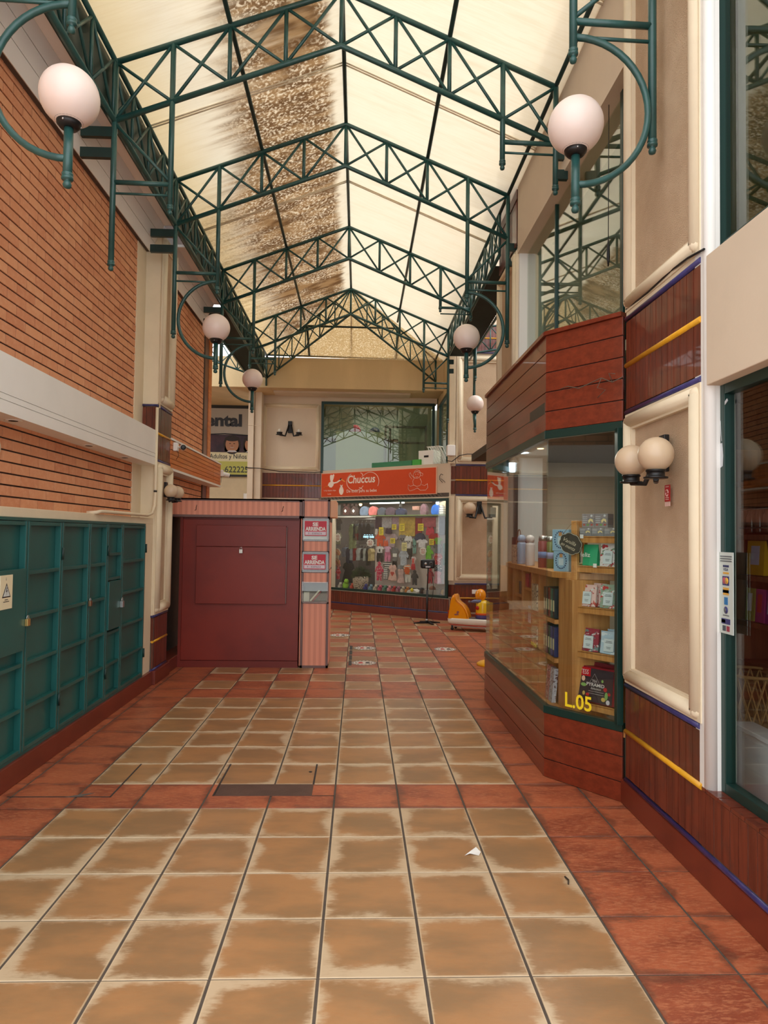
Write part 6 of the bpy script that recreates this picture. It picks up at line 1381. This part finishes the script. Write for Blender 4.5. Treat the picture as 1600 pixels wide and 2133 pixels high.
for x, zz in ((1.06, .36), (1.14, .33)): pass
# kiddie ride: slipper shaped orange seat on a white base
OR = M('orange_fibreglass', (246, 158, 8), .22, 0, .05, 3, coat=.6)
t = thing('kiddie_ride', (2.1, 12.35, 0), 'orange coin operated kiddie ride with white base and red stripe', 'ride')
RO = Vector((1.66, 12.62, 0)); RU = Vector((1, -.10, 0)).normalized(); RV = Vector((-RU.y, RU.x, 0))
def oval(a0, a1, wd, n=28): 
    P = []
    for k in range(n): a = 2*pi*k/n; e = .55; ca, sa = cos(a), sin(a); P.append(((a0+a1)/2+(a1-a0)/2*math.copysign(abs(ca)**e, ca), wd*math.copysign(abs(sa)**e, sa)))
    return P
def ring_stack(levels, name, mat, parent):
    mb = MB(); n = 28; vs = []
    for (a0, a1, wd, z) in levels: vs += [RO+RU*p[0]+RV*p[1]+Z3*z for p in oval(a0, a1, wd)]
    fs = [(i*n+k, i*n+(k+1) % n, (i+1)*n+(k+1) % n, (i+1)*n+k) for i in range(len(levels)-1) for k in range(n)]+[tuple(reversed(range(n))), tuple((len(levels)-1)*n+k for k in range(n))]
    return mb.add(vs, fs, 0, True).build(name, mat, parent)
ring_stack([(.02, 1.18, .22, .115), (0, 1.2, .25, .135)], 'lower_rim', M('ride_cream_edge', (232, 190, 160), .4), t)
ring_stack([(-.005, 1.205, .255, .135), (-.012, 1.212, .262, .155)], 'red_stripe', M('ride_red', (186, 24, 20), .35), t)
ring_stack([(-.012, 1.212, .262, .155), (-.03, 1.23, .28, .20), (-.035, 1.235, .285, .27), (-.02, 1.22, .27, .29)], 'base', M('ride_white', (232, 228, 214), .3, coat=.4), t)
prof = [(.0, .28), (.02, .45), (.06, .72), (.11, .83), (.145, .85), (.17, .82), (.185, .73), (.24, .67), (.34, .60), (.42, .50), (.47, .38), (.49, .28)]
mb = MB(); n = len(prof); W_ = [-.23, -.20, -.10, .10, .20, .23]; sh = [.90, .98, 1, 1, .98, .90]; vs = []
for w, s_ in zip(W_, sh): vs += [RO+RU*(.245+(p[0]-.245)*s_)+RV*w+Z3*(.28+(p[1]-.28)*s_) for p in prof]
fs = [(i*n+k, i*n+k+1, (i+1)*n+k+1, (i+1)*n+k) for i in range(len(W_)-1) for k in range(n-1)]
mb.add(vs, fs, 0, True); mb.add(vs[:n], [tuple(range(n))]); mb.add(vs[-n:], [tuple(reversed(range(n)))])
mb.build('seat_shell', OR, t)
MB().path([RO+RU*(a+.015)+RV*(-.215)+Z3*(b+.006) for a, b in prof[4:]], .016, 8).build('shell_rim', OR, t)
MB().ob(RO+RU*(-.015)-RV*.15+Z3*.30, RU*.02, RV*.25, Z3*.16).build('tail_light', M('ride_red', (1, 1, 1)), t, bevel=.008)
MB().prism([(0, 0), (.04, -.012), (.12, .0), (.10, .03), (.13, .075), (.09, .10), (.06, .07), (.07, .03), (.02, .025)], RO+RU*.16-RV*.232+Z3*.37, RU, Z3, -RV*.002).build('decal', M('ride_decal', (150, 90, 80), .5), t)
MB().ob(RO+RU*.48-RV*.2+Z3*.285, RU*.6, RV*.4, Z3*.012).build('foot_plate', M('ride_grey', (110, 100, 98), .5), t)
ring = MB(); 
def blob(c, r, sc_, nm, m): MB().ball(c, r, 20, 0, sc_).build(nm, m, t)
HB = RO+RU*.80
MB().lathe(HB+Z3*.28, [(.16, 0), (.18, .04), (.17, .12), (.17, .14)], 20).build('figure_base', M('ride_violet', (84, 70, 130), .4), t)
MB().lathe(HB+Z3*.40, [(.165, 0), (.17, .04), (.165, .24), (.14, .30), (.06, .33)], 24).build('figure_body', M('ride_yellow', (240, 196, 20), .3, coat=.4), t)
MB().lathe(HB+Z3*.38, [(.172, 0), (.176, .04), (.17, .05)], 24).build('figure_band', M('ride_orange_red', (222, 90, 20), .4), t)
blob(HB+Z3*.84-RU*.06, .13, (1, 1, 1.15), 'figure_head', OR)
MB().lathe(HB-RU*.10-RV*.15+Z3*.55, [(.05, 0), (.045, .015)], 16, 0, -RV-RU*.5).build('red_knob', M('ride_red', (1, 1, 1)), t)
MB().path([HB-RU*.02-RV*.1+Z3*.70, HB-RU*.18-RV*.12+Z3*.70, HB-RU*.26-RV*.12+Z3*.68], .035, 10, rs=[.045, .04, .02]).build('handle', M('ride_slate', (110, 116, 150), .4), t)
MB().ball(HB-RU*.30-RV*.12+Z3*.68, .035, 12).build('grip', M('ride_grey', (1, 1, 1)), t)
for a, b in ((.10, -.16), (.10, .16), (1.1, -.16), (1.1, .16)):
    c = RO+RU*a+RV*b; w = MB().lathe(c+Z3*.035-RV*.014, [(.010, -.001), (.035, 0), (.035, .028), (.01, .029)], 18, 0, RV); w.box(c.x-.02, c.x+.02, c.y-.02, c.y+.02, .045, .12).build('castor', BLACK, t)
MB().ob(RO+RU*.14-RV*.19+Z3*.085, RU*.95, RV*.02, Z3*.022).ob(RO+RU*.14+RV*.17+Z3*.085, RU*.95, RV*.02, Z3*.022).build('chassis_rail', STEEL, t)
t.scale = (.74, .74, .74); t.rotation_euler = (0, 0, -.3); t.location = (1.895, 11.955, 0)
t = thing('wall_socket', (2.3, 13.39, .56), 'white double socket with a black plug on the right pier', 'socket')
MB().box(2.22, 2.36, 13.375, 13.395, .53, .61).build('plate', WHITE, t, bevel=.004); MB().box(2.315, 2.35, 13.35, 13.376, .55, .585).build('plug', BLACK, t, bevel=.004)
MB().path([(2.33, 13.35, .565), (2.36, 13.33, .53), (2.42, 13.32, .4), (2.42, 13.32, .25)], .006, 6).build('cord', BLACK, t)
